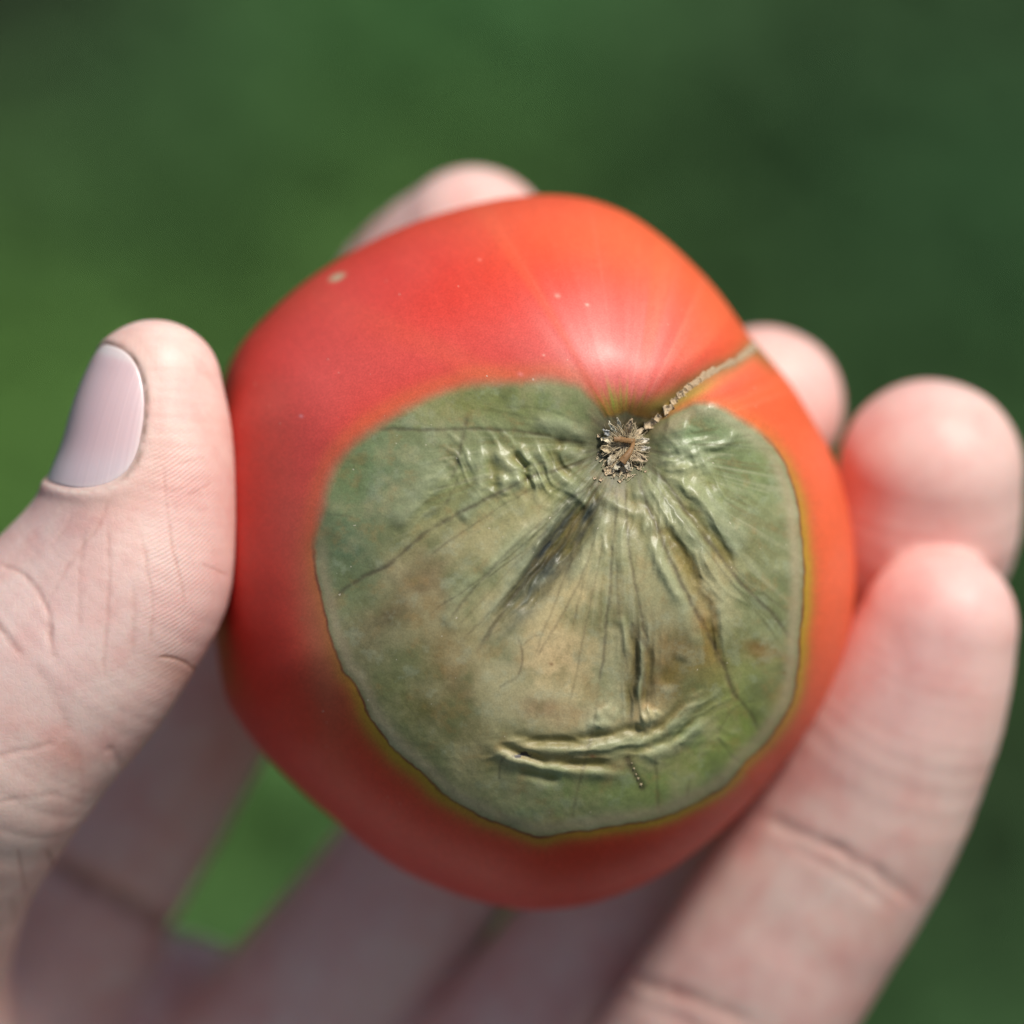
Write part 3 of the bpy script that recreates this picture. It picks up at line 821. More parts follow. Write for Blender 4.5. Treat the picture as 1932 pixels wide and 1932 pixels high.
    for f in (quads,):
        fn = np.cross(V[f[:, 2]] - V[f[:, 0]], V[f[:, 3]] - V[f[:, 1]])
        for j in range(4):
            for k in range(3):
                nrm[:, k] += np.bincount(f[:, j], fn[:, k], len(V))
    for f in (t1, t2):
        fn = np.cross(V[f[:, 1]] - V[f[:, 0]], V[f[:, 2]] - V[f[:, 0]])
        for j in range(3):
            np.add.at(nrm, f[:, j], fn)
    nrm /= np.linalg.norm(nrm, axis=1, keepdims=True) + 1e-20
    ctr = V.mean(0)
    sign = np.sign(np.sum(nrm * (V - ctr), 1).mean())
    if sign < 0:
        quads, t1, t2, nrm = quads[:, ::-1], t1[:, ::-1], t2[:, ::-1], -nrm
    root = bpy.data.objects.new('tomato', None)
    col.objects.link(root)
    orig = wor(loc(np.array(TC[0]), np.array(TC[1]), np.array(ZE)))
    root.location = orig
    root.empty_display_size = 0.01
    tag(root, 'red tomato with a sunken grey-green rotten patch held between thumb and fingers', 'tomato')
    full = np.concatenate([sd_, [-200.0 if inside[:NT].mean() > 0.5 else 200, 260.0]])
    qi = full[quads].mean(1) < 0
    ti = full[t1].mean(1) < 0

    def sub(name, ql, tl):
        allv = np.unique(np.concatenate([q.ravel() for q in ql + tl]))
        mp = np.full(len(V), -1); mp[allv] = np.arange(len(allv))
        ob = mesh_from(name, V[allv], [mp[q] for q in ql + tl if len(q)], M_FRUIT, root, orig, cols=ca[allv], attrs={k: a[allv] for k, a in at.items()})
        ob.data.normals_split_custom_set_from_vertices(nrm[allv].astype(np.float32))
        return ob
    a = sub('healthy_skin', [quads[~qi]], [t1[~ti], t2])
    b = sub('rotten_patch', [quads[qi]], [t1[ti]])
    b['label'] = 'sunken grey-green wrinkled rotten patch with dark veins'
    # height lookup for things that sit on the skin
    def zat(px, py):
        dx, dy = px - TC[0], py - TC[1]
        t = math.atan2(dy, dx)
        r = math.hypot(dx, dy) / outline_r(t)
        i = int(np.clip(round(math.asin(min(r, 1)) / (math.pi / 2) * NR) - 1, 0, NR - 1))
        j = int(round((t + math.pi) / (2 * math.pi) * NT)) % NT
        return Z[i * NT + j]
    return root, orig, zat


tomato, T_ORG, zat = build_tomato()


def ribbon_tube(points, radii, nseg=6, flat=1.0):
    """tube through local mm points; returns verts, quads"""
    P = np.asarray(points, float)
    tg = np.gradient(P, axis=0)
    tg /= np.linalg.norm(tg, axis=1, keepdims=True) + 1e-9
    ref = np.array([0, 0, 1.0])
    s = np.cross(tg, ref); s /= np.linalg.norm(s, axis=1, keepdims=True) + 1e-9
    u = np.cross(s, tg)
    a = np.linspace(0, 2 * np.pi, nseg, endpoint=False)
    V = P[:, None] + np.asarray(radii)[:, None, None] * (np.cos(a)[None, :, None] * s[:, None] + flat * np.sin(a)[None, :, None] * u[:, None])
    n = len(P)
    i = np.arange(n * nseg).reshape(n, nseg)
    j = np.roll(i, -1, 1)
    q = np.stack([i[:-1], i[1:], j[1:], j[:-1]], -1).reshape(-1, 4)
    return V.reshape(-1, 3), q


def merge(parts):
    vs, qs, n = [], [], 0
    for v, q in parts:
        vs.append(v); qs.append(q + n); n += len(v)
    return np.vstack(vs), np.vstack(qs)


def on_skin(pts, lift):
    return np.array([loc(np.float64(x), np.float64(y), np.float64(zat(x, y) + l)) for (x, y), l in zip(pts, lift if np.ndim(lift) else [lift] * len(pts))])


def build_scar():
    # knobbly cork seam running up the groove to the rim
    line = spline([(1276, 752), (1290, 738), (1312, 722), (1346, 700), (1385, 682), (1408, 667), (1424, 652)], 14)
    line += np.stack([2.0 * fbm(np.arange(len(line)) * 9.0, 0 * line[:, 0], 14, 1, 2), 2.2 * fbm(np.arange(len(line)) * 9.0, 0 * line[:, 0], 10, 2, 2)], -1)
    n = len(line)
    pts = on_skin(line, 0.02)
    for k in range(2):
        pts[1:-1, 2] = (pts[:-2, 2] + pts[1:-1, 2] * 2 + pts[2:, 2]) / 4
    rad = 0.33 + 0.30 * fbm(np.arange(n) * 2.0, np.zeros(n), 9, 3, 3) + 0.14 * (fbm(np.arange(n) * 1.6, np.zeros(n), 12, 5, 2) > 0.05)
    rad *= np.clip(np.minimum(np.arange(n) + 2, n - np.arange(n) + 1) / 6, 0.3, 1)
    v, q = ribbon_tube(pts, rad, 14, 0.5)
    v += rng.normal(0, 0.06, v.shape)
    o = mesh_from('cork_seam', wor(v), [q], M_CORK, tomato, T_ORG, smooth=False)
    # loose squarish cork crumbs
    for (cx, cy, s, rot_) in [(1262, 773, 0.52, 0.2), (1226, 799, 0.58, 0.1), (1241, 789, 0.34, 0.8), (1284, 744, 0.36, 0.4), (1300, 731, 0.34, 1.1), (1318, 719, 0.3, 0.2), (1292, 738, 0.3, 0.9), (1148, 888, 0.42, 0.4), (1160, 876, 0.36, 1.0), (1178, 886, 0.34, 0.3),
                              (1272, 757, 0.34, 0.5), (1130, 822, 0.17, 0), (1122, 902, 0.14, 0.3), (1134, 905, 0.16, 1), (1170, 907, 0.18, 0.7), (1186, 896, 0.2, 0.2), (1205, 883, 0.15, 0.9), (1218, 889, 0.12, 0.3)]:
        k = 9
        g = np.linspace(-1, 1, k)
        A, B = np.meshgrid(g, g, indexing='ij')
        r1, r2 = rng.normal(0, 0.12, A.shape), rng.normal(0, 0.12, A.shape)
        rim = np.maximum(abs(A), abs(B)) ** 3
        u, w = A + r1 * 0.7, B * 0.9 + r2 * 0.7
        c_, s_ = math.cos(rot_), math.sin(rot_)
        top = np.stack([s * (u * c_ - w * s_), s * (u * s_ + w * c_), s * (0.35 + 0.45 * rim + rng.normal(0, 0.13, A.shape))], -1)
        base = on_skin([(cx, cy)], 0.05)[0]
        bot = top.copy(); bot[..., 2] = -0.35
        V = np.vstack([(top + base).reshape(-1, 3), (bot + base).reshape(-1, 3)])
        i = np.arange(k * k).reshape(k, k)
        q1 = np.stack([i[:-1, :-1], i[1:, :-1], i[1:, 1:], i[:-1, 1:]], -1).reshape(-1, 4)
        bd = np.concatenate([i[0, :], i[1:, -1], i[-1, -2::-1], i[-2:0:-1, 0]])
        q2 = np.stack([bd, np.roll(bd, -1), np.roll(bd, -1) + k * k, bd + k * k], -1)
        mesh_from('cork_crumb', wor(V), [q1, q2], M_CRUMB, tomato, T_ORG, smooth=False)
    # brown shrivelled style, two arms
    for pl, rr in (([(1158, 829), (1168, 829), (1180, 831), (1196, 833)], (0.24, 0.28, 0.25, 0.3)), ([(1195, 834), (1192, 845), (1184, 858), (1173, 872)], (0.18, 0.2, 0.32, 0.42))):
        sp = spline(pl, 6)
        t = np.linspace(0, 1, len(sp))
        pts = on_skin(sp, 1.35)
        pts[:, 2] = np.linspace(pts[0, 2], pts[-1, 2], len(pts)) + 0.35 * np.sin(t * np.pi)
        v, q = ribbon_tube(pts, np.interp(t, np.linspace(0, 1, 4), rr), 14, 0.6)
        v += rng.normal(0, 0.018, v.shape)
        mesh_from('dried_style', wor(v), [q], M_STYLE, tomato, T_ORG)
    # shrivelled petals: root, tip, half width, colour
    petals = [((1180, 822), (1190, 790), 0.30, (0.40, 0.30, 0.19)), ((1166, 848), (1131, 847), 0.34, (0.40, 0.32, 0.19)), ((1160, 832), (1135, 825), 0.24, (0.62, 0.54, 0.38)),
              ((1186, 855), (1221, 870), 0.34, (0.40, 0.31, 0.2)), ((1164, 820), (1146, 797), 0.16, (0.6, 0.55, 0.42)), ((1170, 816), (1166, 788), 0.15, (0.62, 0.57, 0.45)),
              ((1196, 826), (1214, 806), 0.20, (0.45, 0.36, 0.24)), ((1200, 835), (1224, 828), 0.22, (0.55, 0.50, 0.40)), ((1176, 866), (1186, 890), 0.22, (0.38, 0.34, 0.26)),
              ((1160, 858), (1146, 878), 0.26, (0.36, 0.32, 0.24)), ((1200, 846), (1226, 848), 0.18, (0.6, 0.55, 0.45)), ((1154, 822), (1138, 810), 0.2, (0.32, 0.32, 0.3)), ((1168, 872), (1160, 892), 0.2, (0.42, 0.38, 0.28))]
    for (a, b_, w, cc) in petals:
        nu, nv = 14, 7
        t = np.linspace(0, 1, nu)
        pa, pb = on_skin([a], 0.35)[0], on_skin([b_], 0.25)[0]
        d = pb - pa
        s = np.cross(d, [0, 0, 1.0]); s /= np.linalg.norm(s)
        bend = rng.normal(0, 0.12)
        V = []
        for ti in t:
            wd = 1.3 * w * (np.sin(np.pi * min(ti * 0.93 + 0.1, 1)) ** 0.7)
            for k in np.linspace(-1, 1, nv):
                V.append(pa + d * ti + s * (wd * k + bend * ti * ti) + np.array([0, 0, 0.35 * math.sin(ti * 3) + 0.45 * w / 0.3 * k * k * (0.35 + 0.3 * ti)]) + rng.normal(0, 0.05, 3))
        V = np.array(V)
        i = np.arange(nu * nv).reshape(nu, nv)
        q = np.stack([i[:-1, :-1], i[1:, :-1], i[1:, 1:], i[:-1, 1:]], -1).reshape(-1, 4)
        cs = np.tile(np.array(cc) * 1.35, (len(V), 1)) * rng.uniform(0.7, 1.15, (len(V), 1))
        ob = mesh_from('dried_petal', wor(V), [q], M_PETAL, tomato, T_ORG, cols=cs)
        md = ob.modifiers.new('thickness', 'SOLIDIFY')
        md.thickness = 0.00006
    # mass of fine curled fibres
    parts = []
    for k in range(210):
        a = rng.uniform(0, 2 * np.pi)
        r0, r1 = rng.uniform(4, 18), rng.uniform(26, 50)
        cx, cy = 1180 + 0.9 * r0 * math.cos(a), 840 + r0 * math.sin(a)
        ex, ey = 1180 + 0.95 * r1 * math.cos(a + rng.normal(0, 0.2)), 842 + r1 * math.sin(a + rng.normal(0, 0.2))
        mx, my = (cx + ex) / 2 + rng.normal(0, 4), (cy + ey) / 2 + rng.normal(0, 4)
        sp = spline([(cx, cy), (mx, my), (ex, ey)], 4)
        t = np.linspace(0, 1, len(sp))
        pts = on_skin(sp, 0.15)
        z0, z1 = pts[0, 2] + rng.uniform(0.3, 1.1), pts[-1, 2] + rng.uniform(0.02, 0.6)
        pts[:, 2] = np.maximum(pts[:, 2], z0 + (z1 - z0) * t + rng.uniform(0, 0.4) * np.sin(t * np.pi))
        parts.append(ribbon_tube(pts, np.full(len(pts), rng.uniform(0.014, 0.028)), 4))
    for k in range(70):     # crumbly lower fringe
        a = rng.uniform(0.2, 2.9)
        r0 = rng.uniform(34, 62)
        cx, cy = 1172 + r0 * 0.85 * math.cos(a), 842 + r0 * math.sin(a)
        sp = np.array([(cx, cy), (cx + rng.normal(0, 3), cy + rng.normal(0, 3)), (cx + rng.normal(0, 5), cy + rng.normal(0, 5))])
        parts.append(ribbon_tube(on_skin(sp, rng.uniform(0.05, 0.2)), np.full(3, rng.uniform(0.025, 0.05)), 4))
    v, q = merge(parts)
    o = mesh_from('flower_fibres', wor(v), [q], M_FIBRE, tomato, T_ORG)
    o['kind'] = 'stuff'
    # pale beads of dried sap in the short crack near the lower folds
    for i, (bx, by) in enumerate([(1192, 1440), (1196, 1450), (1200, 1461), (1204, 1469), (1209, 1480)]):
        c0 = on_skin([(bx, by)], 0.02)[0]
        t = np.linspace(-1, 1, 5)
        r = (0.06, 0.09, 0.07, 0.10, 0.13)[i]
        v, q = ribbon_tube([c0 + np.array([0, r * k * 1.3, 0.0]) for k in t], r * np.sqrt(np.clip(1.05 - t * t, 0, 1)), 8)
        mesh_from('sap_bead', wor(v), [q], M_PETAL, tomato, T_ORG, cols=np.tile((0.42, 0.33, 0.2), (len(v), 1)))


build_scar()

# ------------------------------------------------------------------ the hand
# chains of (x, y, radius) in traced units and depth z in mm; kz squeezes the section along the view
CH = {
    'thumb': ([(290, 733, 130, -14), (283, 810, 152, -14), (274, 905, 169, -14), (252, 1000, 192, -14.5), (222, 1085, 213, -15), (165, 1165, 226, -15.5),
               (108, 1232, 236, -16), (20, 1330, 240, -17), (-60, 1425, 250, -19), (-190, 1600, 268, -27), (-280, 1800, 300, -40), (-300, 2000, 330, -52)], 0.98),
    'index': ([(892, 464, 148, -47), (794, 572, 170, -52), (690, 760, 163, -57), (500, 1080, 168, -60), (350, 1350, 169, -61), (262, 1505, 172, -62), (150, 1700, 180, -64), (60, 1880, 190, -66)], 0.95),
    'middle': ([(1442, 766, 152, -42), (1345, 905, 160, -50), (1180, 1130, 166, -58), (950, 1430, 172, -61), (732, 1722, 173, -62), (560, 1940, 190, -65), (420, 2120, 200, -67)], 0.95),
    'ring': ([(1756, 888, 174, -34), (1736, 1010, 182, -37), (1660, 1130, 181, -43), (1540, 1270, 176, -50), (1300, 1510, 174, -56), (1098, 1822, 168, -58), (900, 2070, 190, -61), (760, 2240, 200, -64)], 0.95),
    'little': ([(1768, 1186, 152, -27.5), (1735, 1290, 172, -29), (1690, 1395, 188, -31), (1590, 1590, 202, -35), (1450, 1815, 206, -39), (1300, 2060, 215, -45), (1120, 2300, 225, -54)], 0.85),
}
PALM = [([(60, 1990, 300, -73), (350, 2100, 320, -74), (700, 2300, 320, -72), (1020, 2420, 300, -68)], 0.62),
        ([(-220, 2250, 380, -68), (150, 2500, 420, -74), (650, 2700, 420, -72), (950, 2700, 330, -68)], 0.7),
        ([(-250, 2100, 330, -58), (-150, 2600, 400, -62), (150, 3000, 420, -66)], 0.9),
        ([(300, 2700, 560, -72), (280, 3300, 520, -72), (250, 3900, 500, -72), (240, 4300, 500, -72)], 0.7)]


def chain_segments(pts, kz):
    sp = spline(np.array(pts, float), 4)
    k = (DIST * 1000 - sp[:, 3]) / (DIST * 1000)
    p = loc(sp[:, 0], sp[:, 1], sp[:, 3])
    r = sp[:, 2] * Q * k
    return p, r, kz


CHN = list(CH)
SEG = [chain_segments(*CH[k]) for k in CHN]
PSEG = [chain_segments(*k) for k in PALM]


def seg_dist(p, a, b, ra, rb, kz):
    s = np.array([1, 1, 1 / kz])
    q, A, B = p * s, a * s, b * s
    ab = B - A
    t = np.clip(((q - A) @ ab) / (ab @ ab), 0, 1)
    d = np.linalg.norm(q - A - t[:, None] * ab, axis=1)
    return d - (ra + (rb - ra) * t)


def chain_dist(p, ch):
    P, R, kz = ch
    d = np.full(len(p), 1e3)
    for i in range(len(P) - 1):
        d = np.minimum(d, seg_dist(p, P[i], P[i + 1], R[i], R[i + 1], kz))
    return d


def smin(a, b, k):
    h = np.clip(0.5 + 0.5 * (b - a) / k, 0, 1)
    return b + (a - b) * h - k * h * (1 - h)


def combine(ds, pal):
    d = ds[0]
    f = ds[1]
    for e in ds[2:]:
        f = smin(f, e, 0.7)
    pm = pal[0]
    for e in pal[1:]:
        pm = smin(pm, e, 10.0)
    f = smin(f, pm, 4.5)
    return smin(d, f, 3.0 ) if False else smin(d, f, 3.0)


GRID = {}


def sdf(p, F_=None):
    """trilinear look-up in the distance grid"""
    D, lo, vox = (GRID['D'] if F_ is None else F_), GRID['lo'], GRID['vox']
    g = (p - lo) / vox
    i = np.clip(np.floor(g).astype(np.int64), 0, np.array(D.shape) - 2)
    f = (g - i).astype(np.float32)
    n1, n2 = D.shape[1], D.shape[2]
    b = (i[:, 0] * n1 + i[:, 1]) * n2 + i[:, 2]
    R_ = D.ravel()
    fx, fy, fz = f.T
    c00 = R_[b] * (1 - fz) + R_[b + 1] * fz
    c01 = R_[b + n2] * (1 - fz) + R_[b + n2 + 1] * fz
    c10 = R_[b + n1 * n2] * (1 - fz) + R_[b + n1 * n2 + 1] * fz
    c11 = R_[b + n1 * n2 + n2] * (1 - fz) + R_[b + n1 * n2 + n2 + 1] * fz
    return (c00 * (1 - fy) + c01 * fy) * (1 - fx) + (c10 * (1 - fy) + c11 * fy) * fx


def sdf_grad(p, h=0.4):
    g = np.empty_like(p)
    for k in range(3):
        e = np.zeros(3); e[k] = h
        g[:, k] = sdf(p + e) - sdf(p - e)
    return g / (np.linalg.norm(g, axis=1, keepdims=True) + 1e-9)


def grid_mesh(vox=0.5):
    lo = np.array([-84.0, -205.0, -108.0]); hi = np.array([56.0, 38.0, 4.0])
    n = np.ceil((hi - lo) / vox).astype(int)
    ax = [lo[k] + vox * np.arange(n[k]) for k in range(3)]

    def field(ch):
        P, R, kz = ch
        D = np.full(n, 20.0, np.float32)
        for i in range(len(P) - 1):
            m = max(R[i], R[i + 1]) + 8
            a = np.clip(((np.minimum(P[i], P[i + 1]) - m - lo) / vox).astype(int), 0, n)
            b = np.clip(((np.maximum(P[i], P[i + 1]) + m - lo) / vox).astype(int) + 1, 0, n)
            if np.any(b <= a): continue
            sl = tuple(slice(a[k], b[k]) for k in range(3))
            s = 1 / kz
            A = P[i] * [1, 1, s]; B = P[i + 1] * [1, 1, s]
            ab = B - A
            X = (ax[0][sl[0]] - A[0])[:, None, None].astype(np.float32); Y = (ax[1][sl[1]] - A[1])[None, :, None].astype(np.float32)
            Zz = (ax[2][sl[2]] * s - A[2])[None, None, :].astype(np.float32)
            t = np.clip((X * ab[0] + Y * ab[1] + Zz * ab[2]) / float(ab @ ab), 0, 1)
            d = np.sqrt((X - t * ab[0]) ** 2 + (Y - t * ab[1]) ** 2 + (Zz - t * ab[2]) ** 2) - (R[i] + (R[i + 1] - R[i]) * t)
            np.minimum(D[sl], d, out=D[sl])
        return D
    FS = [field(c) for c in SEG]
    D = combine(FS, [field(c) for c in PSEG])
    GRID.update(D=D, F=FS, lo=lo, vox=vox)
    # surface nets
    s = D < 0
    c8 = sum(s[i:n[0] - 1 + i, j:n[1] - 1 + j, k:n[2] - 1 + k].astype(np.int8) for i in (0, 1) for j in (0, 1) for k in (0, 1))
    act = np.argwhere((c8 > 0) & (c8 < 8))
    idm = np.full(n - 1, -1, np.int32)
    idm[tuple(act.T)] = np.arange(len(act))
    cor = [(i, j, k) for i in (0, 1) for j in (0, 1) for k in (0, 1)]
    val = {c: D[act[:, 0] + c[0], act[:, 1] + c[1], act[:, 2] + c[2]] for c in cor}
    acc = np.zeros((len(act), 3)); cnt = np.zeros(len(act))
    for c in cor:
        for k in range(3):
            if c[k]: continue
            e = list(c); e[k] = 1; e = tuple(e)
            m = (val[c] < 0) != (val[e] < 0)
            t = val[c][m] / (val[c][m] - val[e][m])
            pt = np.tile(np.array(c, float), (m.sum(), 1)); pt[:, k] += t
            acc[m] += pt; cnt[m] += 1
    v = lo + vox * (act + acc / cnt[:, None])
    quads = []
    for k in range(3):
        sl0 = [slice(1, n[m] - 1) for m in range(3)]; sl1 = list(sl0)
        sl0[k] = slice(0, n[k] - 1); sl1[k] = slice(1, n[k])
        a, b = s[tuple(sl0)], s[tuple(sl1)]
        e = np.argwhere(a != b)
        fl = a[tuple(e.T)]
        off = np.array([sl0[m].start for m in range(3)])
        e = e + off
        u, w = [m for m in range(3) if m != k]
        def at_(du, dw):
            f = e.copy(); f[:, u] -= du; f[:, w] -= dw
            return idm[tuple(f.T)]
        q = np.stack([at_(0, 0), at_(1, 0), at_(1, 1), at_(0, 1)], -1)
        if k == 1: fl = ~fl
        q[~fl] = q[~fl][:, ::-1]
        quads.append(q)
    q = np.concatenate(quads)
    q = q[(q >= 0).all(1)]
    return v, q


def refine(v, quads, sel):
    """split the chosen quads in four; neighbours become n-gons"""
    ed = np.concatenate([quads[sel][:, [j, (j + 1) % 4]] for j in range(4)])
    key = np.sort(ed, 1)
    uq, inv = np.unique(key[:, 0].astype(np.int64) * 10 ** 8 + key[:, 1], return_inverse=True)
    a, b = (uq // 10 ** 8).astype(int), (uq % 10 ** 8).astype(int)
    mid0 = len(v)
    v2 = np.vstack([v, (v[a] + v[b]) / 2, v[quads[sel]].mean(1)])
    m = (inv.reshape(4, -1) + mid0).T
    c = mid0 + len(uq) + np.arange(sel.sum())
    qs = quads[sel]
    newq = np.concatenate([np.stack([qs[:, j], m[:, j], c, m[:, (j + 3) % 4]], -1) for j in range(4)])
    rest = quads[~sel]
    k2 = np.sort(np.stack([rest, np.roll(rest, -1, 1)], -1), -1)
    kk = k2[..., 0].astype(np.int64) * 10 ** 8 + k2[..., 1]
    pos = np.searchsorted(uq, kk).clip(0, len(uq) - 1)
    hit = uq[pos] == kk
    any_ = hit.any(1)
    ngons = {}
    for f, h, p in zip(rest[any_], hit[any_], pos[any_]):
        out = []
        for j in range(4):
            out.append(f[j])
            if h[j]: out.append(mid0 + p[j])
        ngons.setdefault(len(out), []).append(out)
    return v2, np.concatenate([newq, rest[~any_]]), [np.array(g) for g in ngons.values()]


# thumb frame for the nail: A near the tip, axis towards the knuckle
A2, B2 = np.array([300.0, 700.0]), np.array([215.0, 1000.0])
pA, pB = loc(*A2, -14.0), loc(*B2, -14.0)
AXD = (pB - pA) / np.linalg.norm(pB - pA)
LAT = np.cross(AXD, [0, 0, 1.0]); LAT /= np.linalg.norm(LAT)
if LAT[0] > 0: LAT = -LAT
FRN = np.cross(AXD, LAT); FRN *= np.sign(FRN[2])
S_C, S_H, P_C, P_H = 121 * Q, 143 * Q, math.radians(56), math.radians(60)


def nail_coord(p):
    d = p - pA
    s = d @ AXD
    phi = np.arctan2(d @ LAT, d @ FRN)
    u, w = (s - S_C) / S_H, (phi - P_C) / P_H
    taper = 1 + 0.10 * u
    lev = (np.abs(u) ** 2.7 + np.abs(w / taper) ** 2.7) ** (1 / 2.7)
    return u, w, np.where(np.abs(phi - P_C) > 2.2, 9, lev)


CREASE = [   # thumb lines: points, half width, depth mm, redness
    ([(300, 870), (309, 895), (318, 979), (330, 1051), (342, 1105), (347, 1160)], 2.6, 0.10, 0.6),
    ([(266, 1000), (270, 1030), (282, 1105), (287, 1160), (282, 1230)], 3.0, 0.10, 0.45),
    ([(215, 930), (204, 949), (180, 1000), (144, 1048), (105, 1108), (84, 1150)], 3.4, 0.10, 0.35),
    ([(204, 975), (204, 1060), (203, 1150), (197, 1240), (195, 1290)], 3.4, 0.12, 0.45),
    ([(158, 990), (150, 1100), (149, 1200)], 4.5, 0.10, 0.3), ([(250, 1100), (252, 1180), (245, 1250)], 4.5, 0.10, 0.35),
    ([(-20, 1052), (0, 1066), (30, 1075), (60, 1102), (85, 1140), (95, 1180), (96, 1225)], 4.5, 0.2, 0.6),
    ([(-20, 1160), (0, 1185), (20, 1210), (45, 1240)], 5, 0.2, 0.6), ([(90, 1170), (95, 1210), (104, 1250)], 6, 0.14, 0.4),
    ([(290, 1240), (320, 1240), (350, 1250), (365, 1262), (400, 1284)], 2.6, 0.16, 1.1),
    ([(375, 1062), (400, 1072), (432, 1088)], 1.8, 0.08, 0.8), ([(120, 1400), (135, 1420), (150, 1440)], 9, 0.06, 0.4),
    ([(30, 1600), (38, 1640), (50, 1690)], 3.2, 0.16, 0.8), ([(88, 1600), (104, 1640), (108, 1680)], 3.0, 0.16, 0.9), ([(20, 1690), (26, 1720), (24, 1750)], 3, 0.15, 0.8),
    ([(222, 1480), (228, 1460), (215, 1430), (200, 1405)], 7, 0.15, 0.2), ([(190, 1560), (186, 1530), (196, 1500)], 3, 0.12, 0.5),
    ([(-20, 1520), (50, 1505), (115, 1500)], 5, 0.1, 0.25), ([(-20, 1430), (50, 1415), (110, 1400)], 5, 0.1, 0.25),
    ([(330, 880), (360, 868), (390, 862)], 1.6, 0.05, 0.4), ([(350, 935), (375, 925), (400, 910)], 1.8, 0.06, 0.6), ([(305, 1410), (312, 1418), (318, 1432)], 1.4, 0.04, 0.9),
    ([(318, 930), (345, 922), (370, 905)], 1.6, 0.05, 0.3), ([(140, 960), (120, 1000), (90, 1040)], 4, 0.08, 0.2), ([(60, 1250), (110, 1330), (130, 1400)], 8, 0.12, 0.3),
]
CREASE_F = [   # finger creases
    ([(1420, 1530), (1462, 1553), (1550, 1590), (1640, 1640), (1745, 1718)], 9, 0.55, 0.4), ([(1480, 1590), (1560, 1630), (1640, 1680), (1700, 1730)], 8, 0.3, 0.3),
    ([(1130, 1815), (1173, 1841), (1290, 1880), (1424, 1934)], 9, 0.5, 0.7), ([(1150, 1870), (1260, 1915), (1340, 1950)], 8, 0.3, 0.3),
    ([(60, 1615), (130, 1650), (220, 1695), (330, 1750), (420, 1775)], 15, 2.6, 0.9), ([(1680, 1180), (1700, 1300), (1650, 1420)], 14, 0.12, 0.1),
]


